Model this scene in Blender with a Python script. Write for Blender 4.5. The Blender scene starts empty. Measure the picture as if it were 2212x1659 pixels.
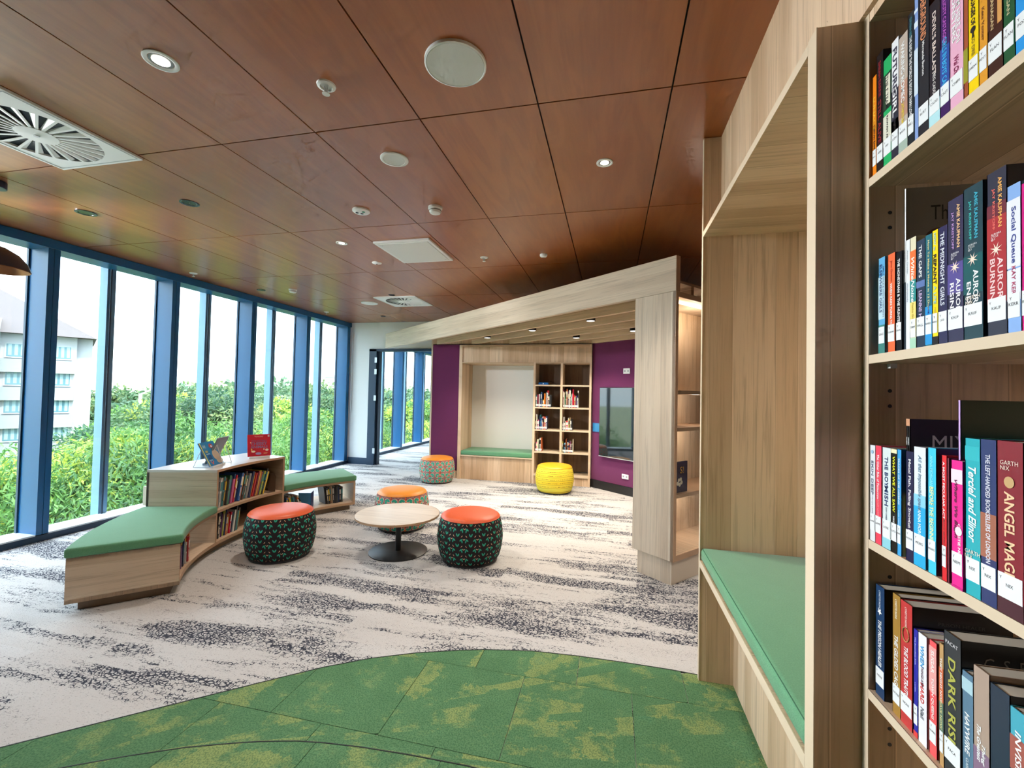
import bpy, bmesh, math, random
from mathutils import Matrix, Vector
import numpy as np

sc = bpy.context.scene
COL = sc.collection
rnd = random.Random(7)
PI = math.pi
def R(d): return math.radians(d)

# ---------------------------------------------------------------- camera
FPX, YAW, PITCH, ROLL, EYE = 947.5, R(12.79), R(1.327), R(1.174), 1.396
_f = Vector((-math.sin(YAW), math.cos(YAW), 0)); _r = Vector((math.cos(YAW), math.sin(YAW), 0)); _u = Vector((0, 0, 1))
fwd = _f*math.cos(PITCH) + _u*math.sin(PITCH); up0 = _u*math.cos(PITCH) - _f*math.sin(PITCH)
rgt = _r*math.cos(ROLL) + up0*math.sin(ROLL); upv = up0*math.cos(ROLL) - _r*math.sin(ROLL)
cd = bpy.data.cameras.new('camera'); cam = bpy.data.objects.new('camera', cd); COL.objects.link(cam)
cd.sensor_fit = 'HORIZONTAL'; cd.sensor_width = 36; cd.lens = FPX/2212*36; cd.clip_start = .02; cd.clip_end = 600
m = Matrix((rgt, upv, -fwd)).transposed().to_4x4(); m.translation = (0, 0, EYE); cam.matrix_world = m
sc.camera = cam

# ---------------------------------------------------------------- world, sun, exposure
w = bpy.data.worlds.new('sky'); sc.world = w; w.use_nodes = True
nt = w.node_tree; nt.nodes.clear()
def wn(t): return nt.nodes.new(t)
out = wn('ShaderNodeOutputWorld'); bg = wn('ShaderNodeBackground'); nt.links.new(bg.outputs[0], out.inputs[0])
tc = wn('ShaderNodeTexCoord'); sep = wn('ShaderNodeSeparateXYZ'); nt.links.new(tc.outputs['Generated'], sep.inputs[0])
ramp = wn('ShaderNodeValToRGB'); nt.links.new(sep.outputs[2], ramp.inputs[0])
SKY_LOW, SKY_HIGH = 1.0, 3.0
els = ramp.color_ramp.elements
els[0].position = 0.0; els[0].color = (.86, 1.0, 1.04, 1)
els[1].position = 1.0; els[1].color = (2.75, 3.0, 3.2, 1)
e = els.new(.10); e.color = (.80, .98, 1.06, 1)
e = els.new(.42); e.color = (1.35, 1.55, 1.7, 1)
cl = wn('ShaderNodeTexNoise'); cl.inputs['Scale'].default_value = 3.2; cl.inputs['Detail'].default_value = 5
mp = wn('ShaderNodeMapping'); mp.inputs['Scale'].default_value = (1, 1, 3.0); nt.links.new(tc.outputs['Generated'], mp.inputs[0]); nt.links.new(mp.outputs[0], cl.inputs[0])
cr = wn('ShaderNodeValToRGB'); nt.links.new(cl.outputs['Fac'], cr.inputs[0])
cr.color_ramp.elements[0].position = .40; cr.color_ramp.elements[0].color = (.90, .96, 1.0, 1)
cr.color_ramp.elements[1].position = .62; cr.color_ramp.elements[1].color = (1.16, 1.09, 1.06, 1)
mx = wn('ShaderNodeMix'); mx.data_type = 'RGBA'; mx.blend_type = 'MULTIPLY'; mx.inputs[0].default_value = 1
nt.links.new(ramp.outputs[0], mx.inputs[6]); nt.links.new(cr.outputs[0], mx.inputs[7]); nt.links.new(mx.outputs[2], bg.inputs[0])
bg.inputs[1].default_value = 1.4
w.cycles.sampling_method = 'MANUAL'; w.cycles.sample_map_resolution = 512

sd = bpy.data.lights.new('sun', 'SUN'); sd.energy = 2.5; sd.angle = R(6); sd.color = (1, .95, .82)
so = bpy.data.objects.new('sun', sd); COL.objects.link(so)
so.rotation_euler = Vector((-.55, .25, -.80)).to_track_quat('-Z', 'Y').to_euler()

pd = bpy.data.lights.new('window_portal', 'AREA'); pd.shape = 'RECTANGLE'; pd.size = 13.8; pd.size_y = 2.6; pd.cycles.is_portal = True
po = bpy.data.objects.new('window_portal', pd); COL.objects.link(po); po.location = (-5.145, 7.45, 1.35)
po.rotation_euler = Vector((1, 0, 0)).to_track_quat('-Z', 'Z').to_euler()

sc.view_settings.view_transform = 'Standard'; sc.view_settings.look = 'None'
sc.view_settings.gamma = 1; sc.view_settings.use_curve_mapping = False
sc.view_settings.exposure = 1.8
cy = sc.cycles
cy.use_denoising = True; cy.max_bounces = 5; cy.diffuse_bounces = 3; cy.glossy_bounces = 2; cy.transmission_bounces = 2
cy.use_adaptive_sampling = True; cy.adaptive_threshold = .075; cy.adaptive_min_samples = 12
cy.transparent_max_bounces = 8; cy.caustics_reflective = False; cy.caustics_refractive = False
cy.sample_clamp_indirect = 4; cy.use_light_tree = True; cy.blur_glossy = .5

# ---------------------------------------------------------------- node expression helper
class Ex:
    t = None
    def __init__(s, sock): s.s = sock
    @staticmethod
    def m(op, *a):
        n = Ex.t.nodes.new('ShaderNodeMath'); n.operation = op
        for i, v in enumerate(a):
            if isinstance(v, Ex): Ex.t.links.new(v.s, n.inputs[i])
            else: n.inputs[i].default_value = v
        return Ex(n.outputs[0])
    def __add__(a, b): return Ex.m('ADD', a, b)
    def __radd__(a, b): return Ex.m('ADD', b, a)
    def __sub__(a, b): return Ex.m('SUBTRACT', a, b)
    def __rsub__(a, b): return Ex.m('SUBTRACT', b, a)
    def __mul__(a, b): return Ex.m('MULTIPLY', a, b)
    def __rmul__(a, b): return Ex.m('MULTIPLY', b, a)
    def __truediv__(a, b): return Ex.m('DIVIDE', a, b)
    def __lt__(a, b): return Ex.m('LESS_THAN', a, b)
    def __gt__(a, b): return Ex.m('GREATER_THAN', a, b)
def fmn(a, b): return Ex.m('MINIMUM', a, b)
def fmx(a, b): return Ex.m('MAXIMUM', a, b)
def ffl(a): return Ex.m('FLOOR', a)
def ffr(a): return Ex.m('FRACT', a)
def fab(a): return Ex.m('ABSOLUTE', a)
def fsin(a): return Ex.m('SINE', a)
def fsq(a): return Ex.m('SQRT', a)
def smooth(a, lo, hi):
    n = Ex.t.nodes.new('ShaderNodeMapRange'); n.interpolation_type = 'SMOOTHSTEP'
    Ex.t.links.new(a.s, n.inputs[0]); n.inputs[1].default_value = lo; n.inputs[2].default_value = hi
    return Ex(n.outputs[0])
def xyz(x, y, z=0.0):
    n = Ex.t.nodes.new('ShaderNodeCombineXYZ')
    for i, v in enumerate((x, y, z)):
        if isinstance(v, Ex): Ex.t.links.new(v.s, n.inputs[i])
        else: n.inputs[i].default_value = v
    return n.outputs[0]
def noise(vec, scale=5, detail=2, rough=.5, dist=0):
    n = Ex.t.nodes.new('ShaderNodeTexNoise'); n.inputs['Scale'].default_value = scale; n.inputs['Detail'].default_value = detail
    n.inputs['Roughness'].default_value = rough; n.inputs['Distortion'].default_value = dist
    Ex.t.links.new(vec, n.inputs['Vector']); return Ex(n.outputs['Fac'])
def voro(vec, scale=5, out='Distance', feat='F1'):
    n = Ex.t.nodes.new('ShaderNodeTexVoronoi'); n.feature = feat; n.inputs['Scale'].default_value = scale
    Ex.t.links.new(vec, n.inputs['Vector']); return n.outputs[out]
def wnoise(v):
    n = Ex.t.nodes.new('ShaderNodeTexWhiteNoise'); n.noise_dimensions = '1D'; Ex.t.links.new(v.s, n.inputs['W']); return Ex(n.outputs['Value'])
def mixc(f, a, b, mode='MIX'):
    n = Ex.t.nodes.new('ShaderNodeMix'); n.data_type = 'RGBA'; n.blend_type = mode; n.clamp_factor = True
    for i, v in ((0, f), (6, a), (7, b)):
        if isinstance(v, Ex): Ex.t.links.new(v.s, n.inputs[i])
        elif isinstance(v, (int, float)): n.inputs[i].default_value = v
        elif isinstance(v, tuple): n.inputs[i].default_value = (*v, 1) if len(v) == 3 else v
        else: Ex.t.links.new(v, n.inputs[i])
    return n.outputs[2]
def pos():
    g = Ex.t.nodes.new('ShaderNodeNewGeometry'); s = Ex.t.nodes.new('ShaderNodeSeparateXYZ')
    Ex.t.links.new(g.outputs['Position'], s.inputs[0]); return g.outputs['Position'], Ex(s.outputs[0]), Ex(s.outputs[1]), Ex(s.outputs[2])
def uvs():
    g = Ex.t.nodes.new('ShaderNodeUVMap'); s = Ex.t.nodes.new('ShaderNodeSeparateXYZ')
    Ex.t.links.new(g.outputs[0], s.inputs[0]); return Ex(s.outputs[0]), Ex(s.outputs[1])
def objrand():
    return Ex(Ex.t.nodes.new('ShaderNodeObjectInfo').outputs['Random'])
def newmat(name):
    mt = bpy.data.materials.new(name); mt.use_nodes = True; Ex.t = mt.node_tree
    return mt, mt.node_tree.nodes['Principled BSDF']
def setin(b, k, v):
    s = b.inputs[k]
    if isinstance(v, Ex): Ex.t.links.new(v.s, s)
    elif hasattr(v, 'is_output'): Ex.t.links.new(v, s)
    elif isinstance(v, tuple): s.default_value = (*v, 1)
    else: s.default_value = v
def bump(b, h, strength=.3, dist=.004):
    n = Ex.t.nodes.new('ShaderNodeBump'); n.inputs['Strength'].default_value = strength; n.inputs['Distance'].default_value = dist
    Ex.t.links.new(h.s, n.inputs['Height']); Ex.t.links.new(n.outputs[0], b.inputs['Normal'])
_pl = {}
def plain(col, rough=.5, metal=0, spec=.5, emit=0, name=None):
    k = (tuple(round(c, 3) for c in col), rough, metal, spec, emit)
    if k not in _pl:
        mt, b = newmat(name or 'paint'); setin(b, 'Base Color', tuple(col)); setin(b, 'Roughness', rough); setin(b, 'Metallic', metal)
        setin(b, 'Specular IOR Level', spec)
        if emit: setin(b, 'Emission Color', tuple(col)); setin(b, 'Emission Strength', emit)
        _pl[k] = mt
    return _pl[k]
def srgb(r, g, b):
    f = lambda c: (c/255/12.92) if c/255 <= .04045 else ((c/255+.055)/1.055)**2.4
    return (f(r), f(g), f(b))

CA = R(49.3); CV = Vector((-math.sin(CA), math.cos(CA), 0)); NV = Vector((-math.cos(CA), -math.sin(CA), 0))   # pod axis and its window-facing normal
def wood(name, strip, grain, pw=.10, cols=((.64, .455, .295), (.74, .565, .405), (.51, .345, .21)), rough=.48):
    """oak laminate: boards of width pw set along 'strip', grain running along 'grain'"""
    mt, b = newmat(name); _, x, y, z = pos()
    s = x*strip[0] + y*strip[1] + z*strip[2]; g = x*grain[0] + y*grain[1] + z*grain[2]
    t = x*.37 + y*.41 + z*.29
    sj = s + noise(xyz(s*1.3, 0.0), 3, 0)*.05
    cell = ffl(sj/pw); rr = wnoise(cell*1.37 + 4.1); r2 = wnoise(cell*2.11 + 9.7)
    gv = xyz(s*70, g*2.2 + rr*17, t*3)
    fine = noise(gv, 1.0, 4, .6, .4); wide = noise(xyz(s*9, g*.8 + r2*23, 0.0), 1.0, 2)
    c = mixc(rr, cols[0], cols[1]); c = mixc(smooth(r2, .45, .9)*.85, c, cols[2])
    c = mixc(smooth(fine, .45, .72)*.52, c, tuple(k*.62 for k in cols[2]))
    c = mixc(smooth(wide, .35, .8)*.35, c, tuple(min(1, k*1.15) for k in cols[1]))
    sf = ffr(sj/pw); c = mixc((sf < .022)*.55, c, tuple(min(1, k*1.25) for k in cols[1])); c = mixc((sf > .978)*.5, c, tuple(k*.6 for k in cols[2]))
    setin(b, 'Base Color', c); setin(b, 'Roughness', rough); setin(b, 'Specular IOR Level', .35)
    return mt
Zv = (0, 0, 1); S2 = .7071
W_fx = wood('oak_boards_facing_x', (0, 1, 0), Zv)
W_fy = wood('oak_boards_facing_y', (1, 0, 0), Zv)
W_c = wood('oak_boards_post', tuple(CV), Zv, .085, ((.69, .57, .44), (.77, .67, .55), (.60, .48, .36)))
W_beam = wood('oak_beam', Zv, tuple(CV), .085, ((.69, .57, .44), (.77, .67, .55), (.60, .48, .36)))
W_slat = wood('oak_slats', Zv, tuple(CV), .11)
W_d = wood('oak_case', tuple(-NV), Zv, .09)
W_end = wood('oak_bench_end', Zv, (S2, S2, 0), .062, ((.56, .43, .31), (.64, .52, .39), (.47, .35, .24)))
W_flatY = wood('oak_flat_along_y', (1, 0, 0), (0, 1, 0), .12)
W_flatX = wood('oak_flat_along_x', (0, 1, 0), (1, 0, 0), .12)
W_edge = plain((.66, .54, .395), .45, name='oak_edge')
W_edge2 = plain((.46, .29, .175), .45, name='oak_edge_banding')
NAVY = plain((.004, .105, .275), .34, .0, .5, name='navy_frame')
NAVY_DK = plain((.012, .04, .085), .4, name='navy_gasket')
SILL = plain((.72, .80, .86), .25, name='sill_metal')
WHITE = plain((.80, .82, .82), .6, name='white_paint')
CEILW = plain((.78, .80, .80), .45, name='fixture_white')
BLACK = plain((.012, .012, .014), .4, name='black_metal')
STEEL = plain((.62, .64, .66), .3, .8, name='steel')

def mat_ceiling():
    mt, b = newmat('ceiling_veneer'); p, x, y, z = pos(); r = objrand()
    fine = noise(xyz(x*55 + r*30, y*3.0 + r*11), 1, 4, .6, .6); fig = noise(xyz(x*7 + r*20, y*1.2 + r*31), 1, 3, .55, 1.6)
    c = mixc(fine, (.28, .070, .012), (.42, .125, .024)); c = mixc(smooth(fig, .42, .62)*.5, c, (.47, .155, .034))
    c = mixc(r*.35, c, (.26, .066, .012))
    setin(b, 'Base Color', c); setin(b, 'Roughness', fine*.06 + .46); setin(b, 'Specular IOR Level', .3); setin(b, 'Coat Weight', 1.0); setin(b, 'Coat Roughness', .32)
    return mt
M_CEIL = mat_ceiling()

def mat_carpet():
    mt, b = newmat('grey_fleck_carpet'); p, x, y, z = pos()
    wob = noise(xyz(x*2, y*2), 1, 2)
    row = ffl(y/.25 + .1); tr = wnoise(row*3.1 + ffl(x/1.0 + wnoise(row))*7.7)
    reg = noise(xyz(x*.85 + tr*.5, y*4.6 + wob*.5), 1, 4, .6)
    reg2 = noise(xyz(x*2.0 + 40, y*15 + 7), 1, 3)
    big = noise(xyz(x*.5 + 3, y*.8 + 5), 1, 2)
    jx = noise(xyz(x*24, y*24), 1, 2)*1.3
    v = Ex(voro(xyz(x*46 + jx, y*74 + jx), 1, 'Distance', 'DISTANCE_TO_EDGE'))
    brk = noise(xyz(x*30 + 11, y*40), 1, 2)
    den = fmx(smooth(reg + (big - .5)*.35, .435, .645), smooth(reg2, .56, .68)*smooth(reg, .36, .50)*.75)
    fl = smooth(v - den*.145, .025, -.02)*smooth(brk + den*.24, .52, .60)
    sp = noise(xyz(x*95, y*150), 1, 2); spk = smooth(sp + (reg2 - .5)*.25, .60, .68)
    tone = noise(xyz(x*1.1 + tr*9, y*3.6), 1, 3); pile = noise(xyz(x*210, y*210), 1, 2)
    c = mixc(tone, (.58, .572, .565), (.69, .692, .695)); c = mixc(tr*.25, c, (.56, .52, .485)); c = mixc(pile*.45, c, (.40, .385, .375))
    c = mixc(spk*.45, c, (.12, .12, .13)); c = mixc(den*.14, c, (.27, .265, .27)); c = mixc(fl*.94, c, (.022, .028, .050))
    setin(b, 'Base Color', c); setin(b, 'Roughness', .95); setin(b, 'Specular IOR Level', .1)
    bump(b, noise(xyz(x*150, y*190), 1, 1), .55, .005); return mt
M_CARPET = mat_carpet()

def mat_green():
    mt, b = newmat('green_tile_carpet'); p, x, y, z = pos(); r = objrand()
    dx = noise(xyz(x*14, y*14), 1, 4, .7)*.22
    pt = noise(xyz(ffl((x + dx)*7)/7*2.6 + r*40, ffl((y + dx)*7)/7*2.6 + r*17), 1, 2, .5)
    pt2 = noise(xyz(x*5.2 + r*20, y*5.2 + r*9), 1, 6, .72)
    pile = noise(xyz(x*170, y*130), 1, 2)
    c = mixc(pt2, (.075, .180, .088), (.150, .310, .150)); c = mixc(smooth(pt*.60 + pt2*.50, .555, .625)*.66, c, (.34, .40, .14))
    c = mixc(smooth(pt2, .56, .7)*.35, c, (.06, .24, .16)); c = mixc(smooth(pile, .42, .62)*.50, c, (.032, .10, .05))
    setin(b, 'Base Color', c); setin(b, 'Roughness', .95); setin(b, 'Specular IOR Level', .1)
    bump(b, noise(xyz(x*210, y*160), 1, 1), .6, .005); return mt
M_GREEN = mat_green()

def mat_felt(name, c0, c1, sc_=240, str_=.3):
    mt, b = newmat(name); p, x, y, z = pos()
    n = noise(p, sc_, 2, .6); n2 = noise(p, 14, 1)
    c = mixc(n, c0, c1); c = mixc(n2*.25, c, c1)
    setin(b, 'Base Color', c); setin(b, 'Roughness', .9); setin(b, 'Specular IOR Level', .15); setin(b, 'Sheen Weight', .25)
    if str_ > .2: bump(b, noise(p, sc_, 1), str_, .002)
    return mt
M_CUSH = mat_felt('green_wool', (.065, .205, .105), (.15, .37, .21))
M_PURPLE = mat_felt('purple_felt', (.110, .015, .070), (.170, .032, .120), 160)

def mat_glass(name, tint=(.94, .98, .99), refl=1.0):
    mt = bpy.data.materials.new(name); mt.use_nodes = True; Ex.t = mt.node_tree; t = mt.node_tree
    t.nodes.remove(t.nodes['Principled BSDF']); o = t.nodes['Material Output']
    tr = t.nodes.new('ShaderNodeBsdfTransparent'); tr.inputs[0].default_value = (*tint, 1)
    gl = t.nodes.new('ShaderNodeBsdfGlossy'); gl.inputs['Roughness'].default_value = .01
    lw = t.nodes.new('ShaderNodeLayerWeight'); lw.inputs[0].default_value = .5
    f = (Ex.m('POWER', Ex(lw.outputs['Facing']), 5.0)*.9 + .04)*refl
    mxs = t.nodes.new('ShaderNodeMixShader'); t.links.new(f.s, mxs.inputs[0]); t.links.new(tr.outputs[0], mxs.inputs[1]); t.links.new(gl.outputs[0], mxs.inputs[2])
    t.links.new(mxs.outputs[0], o.inputs[0]); return mt
M_GLASS = mat_glass('window_glass', (.95, .985, .995), .5); M_CASE = mat_glass('cabinet_glass', (.97, .98, .97), .8)

# ---------------------------------------------------------------- mesh helpers
class MB:
    def __init__(s): s.v = []; s.f = []; s.mi = []
    def poly(s, vs, fs, mi=0):
        o = len(s.v); s.v += [tuple(p) for p in vs]
        for f in fs: s.f.append([i + o for i in f]); s.mi.append(mi)
        return s
    def box(s, x0, x1, y0, y1, z0, z1, mi=0):
        return s.poly([(x0, y0, z0), (x1, y0, z0), (x1, y1, z0), (x0, y1, z0), (x0, y0, z1), (x1, y0, z1), (x1, y1, z1), (x0, y1, z1)],
                      [(0, 3, 2, 1), (4, 5, 6, 7), (0, 1, 5, 4), (1, 2, 6, 5), (2, 3, 7, 6), (3, 0, 4, 7)], mi)
    def obox(s, o, a, la, b, lb, z0, z1, mi=0):
        """box with floor corner o, horizontal edge vectors a*la and b*lb"""
        a = Vector(a)*la; b = Vector(b)*lb; o = Vector((o[0], o[1], 0)); q = [o, o + a, o + a + b, o + b]
        if a.cross(b).z < 0: q = [o, o + b, o + a + b, o + a]
        return s.prism([(p.x, p.y) for p in q], z0, z1, mi)
    def prism(s, pts, z0, z1, mi=0):
        n = len(pts); vs = [(p[0], p[1], z0) for p in pts] + [(p[0], p[1], z1) for p in pts]
        fs = [tuple(range(n - 1, -1, -1)), tuple(range(n, 2*n))] + [(i, (i + 1) % n, n + (i + 1) % n, n + i) for i in range(n)]
        return s.poly(vs, fs, mi)
    def lathe(s, prof, n=32, c=(0, 0), z=0, mi=0, cap=True):
        o = len(s.v)
        for r, h in prof:
            for i in range(n): a = 2*PI*i/n; s.v.append((c[0] + r*math.cos(a), c[1] + r*math.sin(a), z + h))
        for j in range(len(prof) - 1):
            for i in range(n):
                k = (i + 1) % n; s.f.append([o + j*n + i, o + j*n + k, o + (j + 1)*n + k, o + (j + 1)*n + i]); s.mi.append(mi)
        if cap:
            s.f.append([o + i for i in range(n - 1, -1, -1)]); s.mi.append(mi)
            s.f.append([o + (len(prof) - 1)*n + i for i in range(n)]); s.mi.append(mi)
        return s
    def tube(s, pts, r, n=8, mi=0):
        pts = [Vector(p) for p in pts]; o = len(s.v)
        for i, p in enumerate(pts):
            d = (pts[min(i + 1, len(pts) - 1)] - pts[max(i - 1, 0)]).normalized()
            a = d.orthogonal().normalized() if abs(d.z) < .99 else Vector((1, 0, 0)); b = d.cross(a).normalized(); a = b.cross(d)
            for k in range(n): t = 2*PI*k/n; s.v.append(tuple(p + a*(r*math.cos(t)) + b*(r*math.sin(t))))
        for i in range(len(pts) - 1):
            for k in range(n): l = (k + 1) % n; s.f.append([o + i*n + k, o + i*n + l, o + (i + 1)*n + l, o + (i + 1)*n + k]); s.mi.append(mi)
        s.f.append([o + k for k in range(n - 1, -1, -1)]); s.mi.append(mi); s.f.append([o + (len(pts) - 1)*n + k for k in range(n)]); s.mi.append(mi)
        return s
    def mesh(s, name, mats, smooth=False, bev=0, seg=2):
        me = bpy.data.meshes.new(name); me.from_pydata(s.v, [], s.f)
        for k in (mats if isinstance(mats, (list, tuple)) else [mats]): me.materials.append(k)
        me.polygons.foreach_set('material_index', s.mi)
        if bev:
            bm = bmesh.new(); bm.from_mesh(me); bmesh.ops.remove_doubles(bm, verts=bm.verts, dist=1e-6)
            ed = [e for e in bm.edges if len(e.link_faces) == 2 and e.calc_face_angle(0) > .5]
            bmesh.ops.bevel(bm, geom=ed, offset=bev, segments=seg, affect='EDGES', profile=.5, clamp_overlap=True); bm.to_mesh(me); bm.free()
        if smooth: me.polygons.foreach_set('use_smooth', [True]*len(me.polygons)); me.update(); me.set_sharp_from_angle(angle=R(40))
        me.update(); return me
    def build(s, name, mats, parent=None, **k): return obj(name, s.mesh(name, mats, **k), parent)
def obj(name, me, parent=None, loc=None):
    o = bpy.data.objects.new(name, me); COL.objects.link(o)
    if loc: o.location = loc
    if parent:
        o.parent = parent
        if not loc: o.matrix_parent_inverse = PINV.get(parent.name, Matrix())
    return o
PINV = {}
def tag(o, label=None, cat=None, group=None, kind=None):
    for k, v in (('label', label), ('category', cat), ('group', group), ('kind', kind)):
        if v: o[k] = v
    return o
def thing(name, loc, label, cat, group=None, rz=0):
    """an Empty at the thing's base; parts given in world coordinates keep them"""
    o = bpy.data.objects.new(name, None); COL.objects.link(o); o.empty_display_size = .1
    o.location = loc; o.rotation_euler.z = rz
    PINV[o.name] = (Matrix.Translation(loc) @ Matrix.Rotation(rz, 4, 'Z')).inverted()
    return tag(o, label, cat, group)
def lthing(name, loc, label, cat, group=None, rz=0):
    """an Empty whose parts are given in its own local coordinates"""
    o = thing(name, loc, label, cat, group, rz); PINV[o.name] = Matrix(); return o
def copy_tree(o, parent=None):
    c = o.copy(); COL.objects.link(c); c.parent = parent
    for ch in list(o.children): copy_tree(ch, c)
    return c
def struct(name, mb, mats, parent=None, label=None, **k):
    o = mb.build(name, mats, parent, **k)
    if not parent: o['kind'] = 'structure'
    if label: o['label'] = label
    return o
def lamp(name, kind, loc, energy, col, parent=None, size=.05, spot=None, aim=(0, 0, -1), blend=.6):
    d = bpy.data.lights.new(name, kind); d.energy = energy; d.color = col
    if kind == 'SPOT': d.spot_size = R(spot or 110); d.spot_blend = blend; d.shadow_soft_size = size
    elif kind == 'POINT': d.shadow_soft_size = size
    o = bpy.data.objects.new(name, d); COL.objects.link(o); o.location = loc
    o.rotation_euler = Vector(aim).to_track_quat('-Z', 'Y').to_euler()
    if parent: o.parent = parent; o.matrix_parent_inverse = PINV.get(parent.name, Matrix())
    return o
_tc = {}
def textmesh(body, mat, w, h, bold=False, shear=0, fit='both'):
    """flat lettering, centred, fitted into w x h"""
    k = (body, bold, shear)
    if k not in _tc:
        cu = bpy.data.curves.new('lettering', 'FONT'); cu.body = body; cu.size = 1; cu.resolution_u = 2; cu.align_x = 'LEFT'
        cu.offset = .02 if bold else 0; cu.shear = shear; cu.space_line = .85
        to = bpy.data.objects.new('lettering', cu); COL.objects.link(to)
        dg = bpy.context.evaluated_depsgraph_get(); me = bpy.data.meshes.new_from_object(to.evaluated_get(dg))
        bpy.data.objects.remove(to); bpy.data.curves.remove(cu)
        co = np.empty(len(me.vertices)*3, 'f'); me.vertices.foreach_get('co', co); co = co.reshape(-1, 3); fs = [tuple(p.vertices) for p in me.polygons]
        bpy.data.meshes.remove(me); lo, hi = co.min(0), co.max(0); _tc[k] = (co - (lo + hi)/2, hi - lo, fs)
    co, ext, fs = _tc[k]
    sx, sy = w/max(ext[0], 1e-6), h/max(ext[1], 1e-6)
    if fit == 'keep': sx = sy = min(sx, sy)
    else: sx = min(sx, sy*1.6); sy = min(sy, sx*1.5)
    c2 = co*np.array((sx, sy, 1)); me = bpy.data.meshes.new('lettering'); me.from_pydata(c2.tolist(), [], fs); me.materials.append(mat); return me
def letter(body, mat, w, h, parent, o, ax, ay, **k):
    """lettering placed with its centre at o, reading along ax, letters upright along ay"""
    ax = Vector(ax).normalized(); ay = Vector(ay).normalized(); az = ax.cross(ay)
    ob = obj('lettering', textmesh(body, mat, w, h, **k), None)
    mm = Matrix((ax, ay, az)).transposed().to_4x4(); mm.translation = Vector(o)
    ob.parent = parent; ob.matrix_parent_inverse = PINV.get(parent.name, Matrix()) if parent.name in PINV else Matrix(); ob.matrix_basis = mm
    return ob

# ================================================================ THE SETTING
CE = 2.715
XG = -4.94                      # inner face of the window wall
floor = struct('floor', MB().box(-5.17, 6, -5, 14.4, -.12, 0), M_CARPET, label='grey carpet with dark flecks in streaky bands')

# green tile carpet, laid in half-metre tiles inside a curved line
OUTER = [(-2.60, .95), (-2.247, 1.234), (-2.124, 1.302), (-2.023, 1.391), (-1.924, 1.495), (-1.816, 1.608), (-1.686, 1.723), (-1.548, 1.85), (-1.389, 1.981), (-1.205, 2.105),
         (-.994, 2.211), (-.764, 2.298), (-.644, 2.334), (-.398, 2.386), (-.15, 2.403), (.09, 2.408), (.317, 2.405), (.62, 2.385)]
INNER = [(-2.35, .90), (-2.10, 1.13), (-1.893, 1.253), (-1.75, 1.332), (-1.587, 1.413), (-1.433, 1.473), (-1.336, 1.507), (-1.198, 1.545), (-1.086, 1.564), (-.934, 1.581), (-.744, 1.593),
         (-.504, 1.60), (-.25, 1.585), (.1, 1.53), (.62, 1.38)]
def clip(poly, a, b):           # keep what lies right of a->b
    def sd(p): return (b[0]-a[0])*(p[1]-a[1]) - (b[1]-a[1])*(p[0]-a[0])
    o = []
    for i in range(len(poly)):
        p, q = poly[i], poly[(i+1) % len(poly)]; dp, dq = sd(p), sd(q)
        if dp <= 0: o.append(p)
        if (dp < 0 < dq) or (dq < 0 < dp):
            t = dp/(dp-dq); o.append((p[0]+(q[0]-p[0])*t, p[1]+(q[1]-p[1])*t))
    return o
def hull(arc): 
    return arc
def below(poly, arc):
    for i in range(len(arc)-1): 
        if len(poly) < 3: return []
        poly = clip(poly, arc[i], arc[i+1])
    return poly
def area(p): return abs(sum(p[i][0]*p[(i+1) % len(p)][1] - p[(i+1) % len(p)][0]*p[i][1] for i in range(len(p))))/2
def convex(arc):                # upper hull, so that half-plane clipping is exact
    h = []
    for p in arc:
        while len(h) > 1 and (h[-1][0]-h[-2][0])*(p[1]-h[-2][1]) - (h[-1][1]-h[-2][1])*(p[0]-h[-2][0]) >= 0: h.pop()
        h.append(p)
    return h
OUTER, INNER = convex(OUTER), convex(INNER)
def inset(arc, d):
    o = []
    for i, p in enumerate(arc):
        a, b = arc[max(i-1, 0)], arc[min(i+1, len(arc)-1)]; t = Vector((b[0]-a[0], b[1]-a[1])).normalized(); o.append((p[0]+t.y*d, p[1]-t.x*d))
    return o
def tiles(x_off, rows, region, top, off=.25):
    for j, (y0, y1) in enumerate(rows):
        x = -3.0 + x_off + (off if j % 2 else 0)
        while x < .62:
            p = [(x+.0012, y0+.0012), (x+.5068, y0+.0012), (x+.5068, y1-.0012), (x+.0012, y1-.0012)]
            p = clip(p, (.60, 9), (.60, -9))
            for q in region(p):
                if len(q) > 2 and area(q) > 2e-4: MB().prism(q, .0004, top).build('carpet_tile', M_GREEN, floor)
            x += .508
inner_in = inset(INNER, .004); outer_in = inset(OUTER, .004)
def reg_inner(p): return [below(p, inner_in)]
def reg_ring(p):                # what lies under the outer arc but above the inner one, cut piece by piece
    q = below(p, outer_in); res = []
    for i in range(len(INNER)-1):
        if len(q) < 3: break
        a, b = INNER[i], INNER[i+1]
        res.append(clip(q, b, a)); q = clip(q, a, b)
    return res
tiles(.316, [(2.165-.515*k, 2.165-.515*(k-1)) for k in range(0, 4)], reg_ring, .0050, .256)
tiles(.160, [(1.68-.515*k, 1.68-.515*(k-1)) for k in range(0, 6)], reg_inner, .0050, .2)
def strip(name, arc, wd, top):
    a, b = inset(arc, -wd/2), inset(arc, wd/2); mb = MB()
    for i in range(len(arc)-1): mb.prism([b[i], b[i+1], a[i+1], a[i]], .0002, top)
    o = mb.build(name, plain((.02, .03, .03), .7), None); return tag(o, 'thin dark seam curving along the edge of the green carpet', None, None, 'structure')
strip('trim_1', OUTER, .005, .0058)
o = strip('trim_2', INNER, .004, .0054); o['label'] = 'thin dark seam curving through the green carpet'

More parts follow.
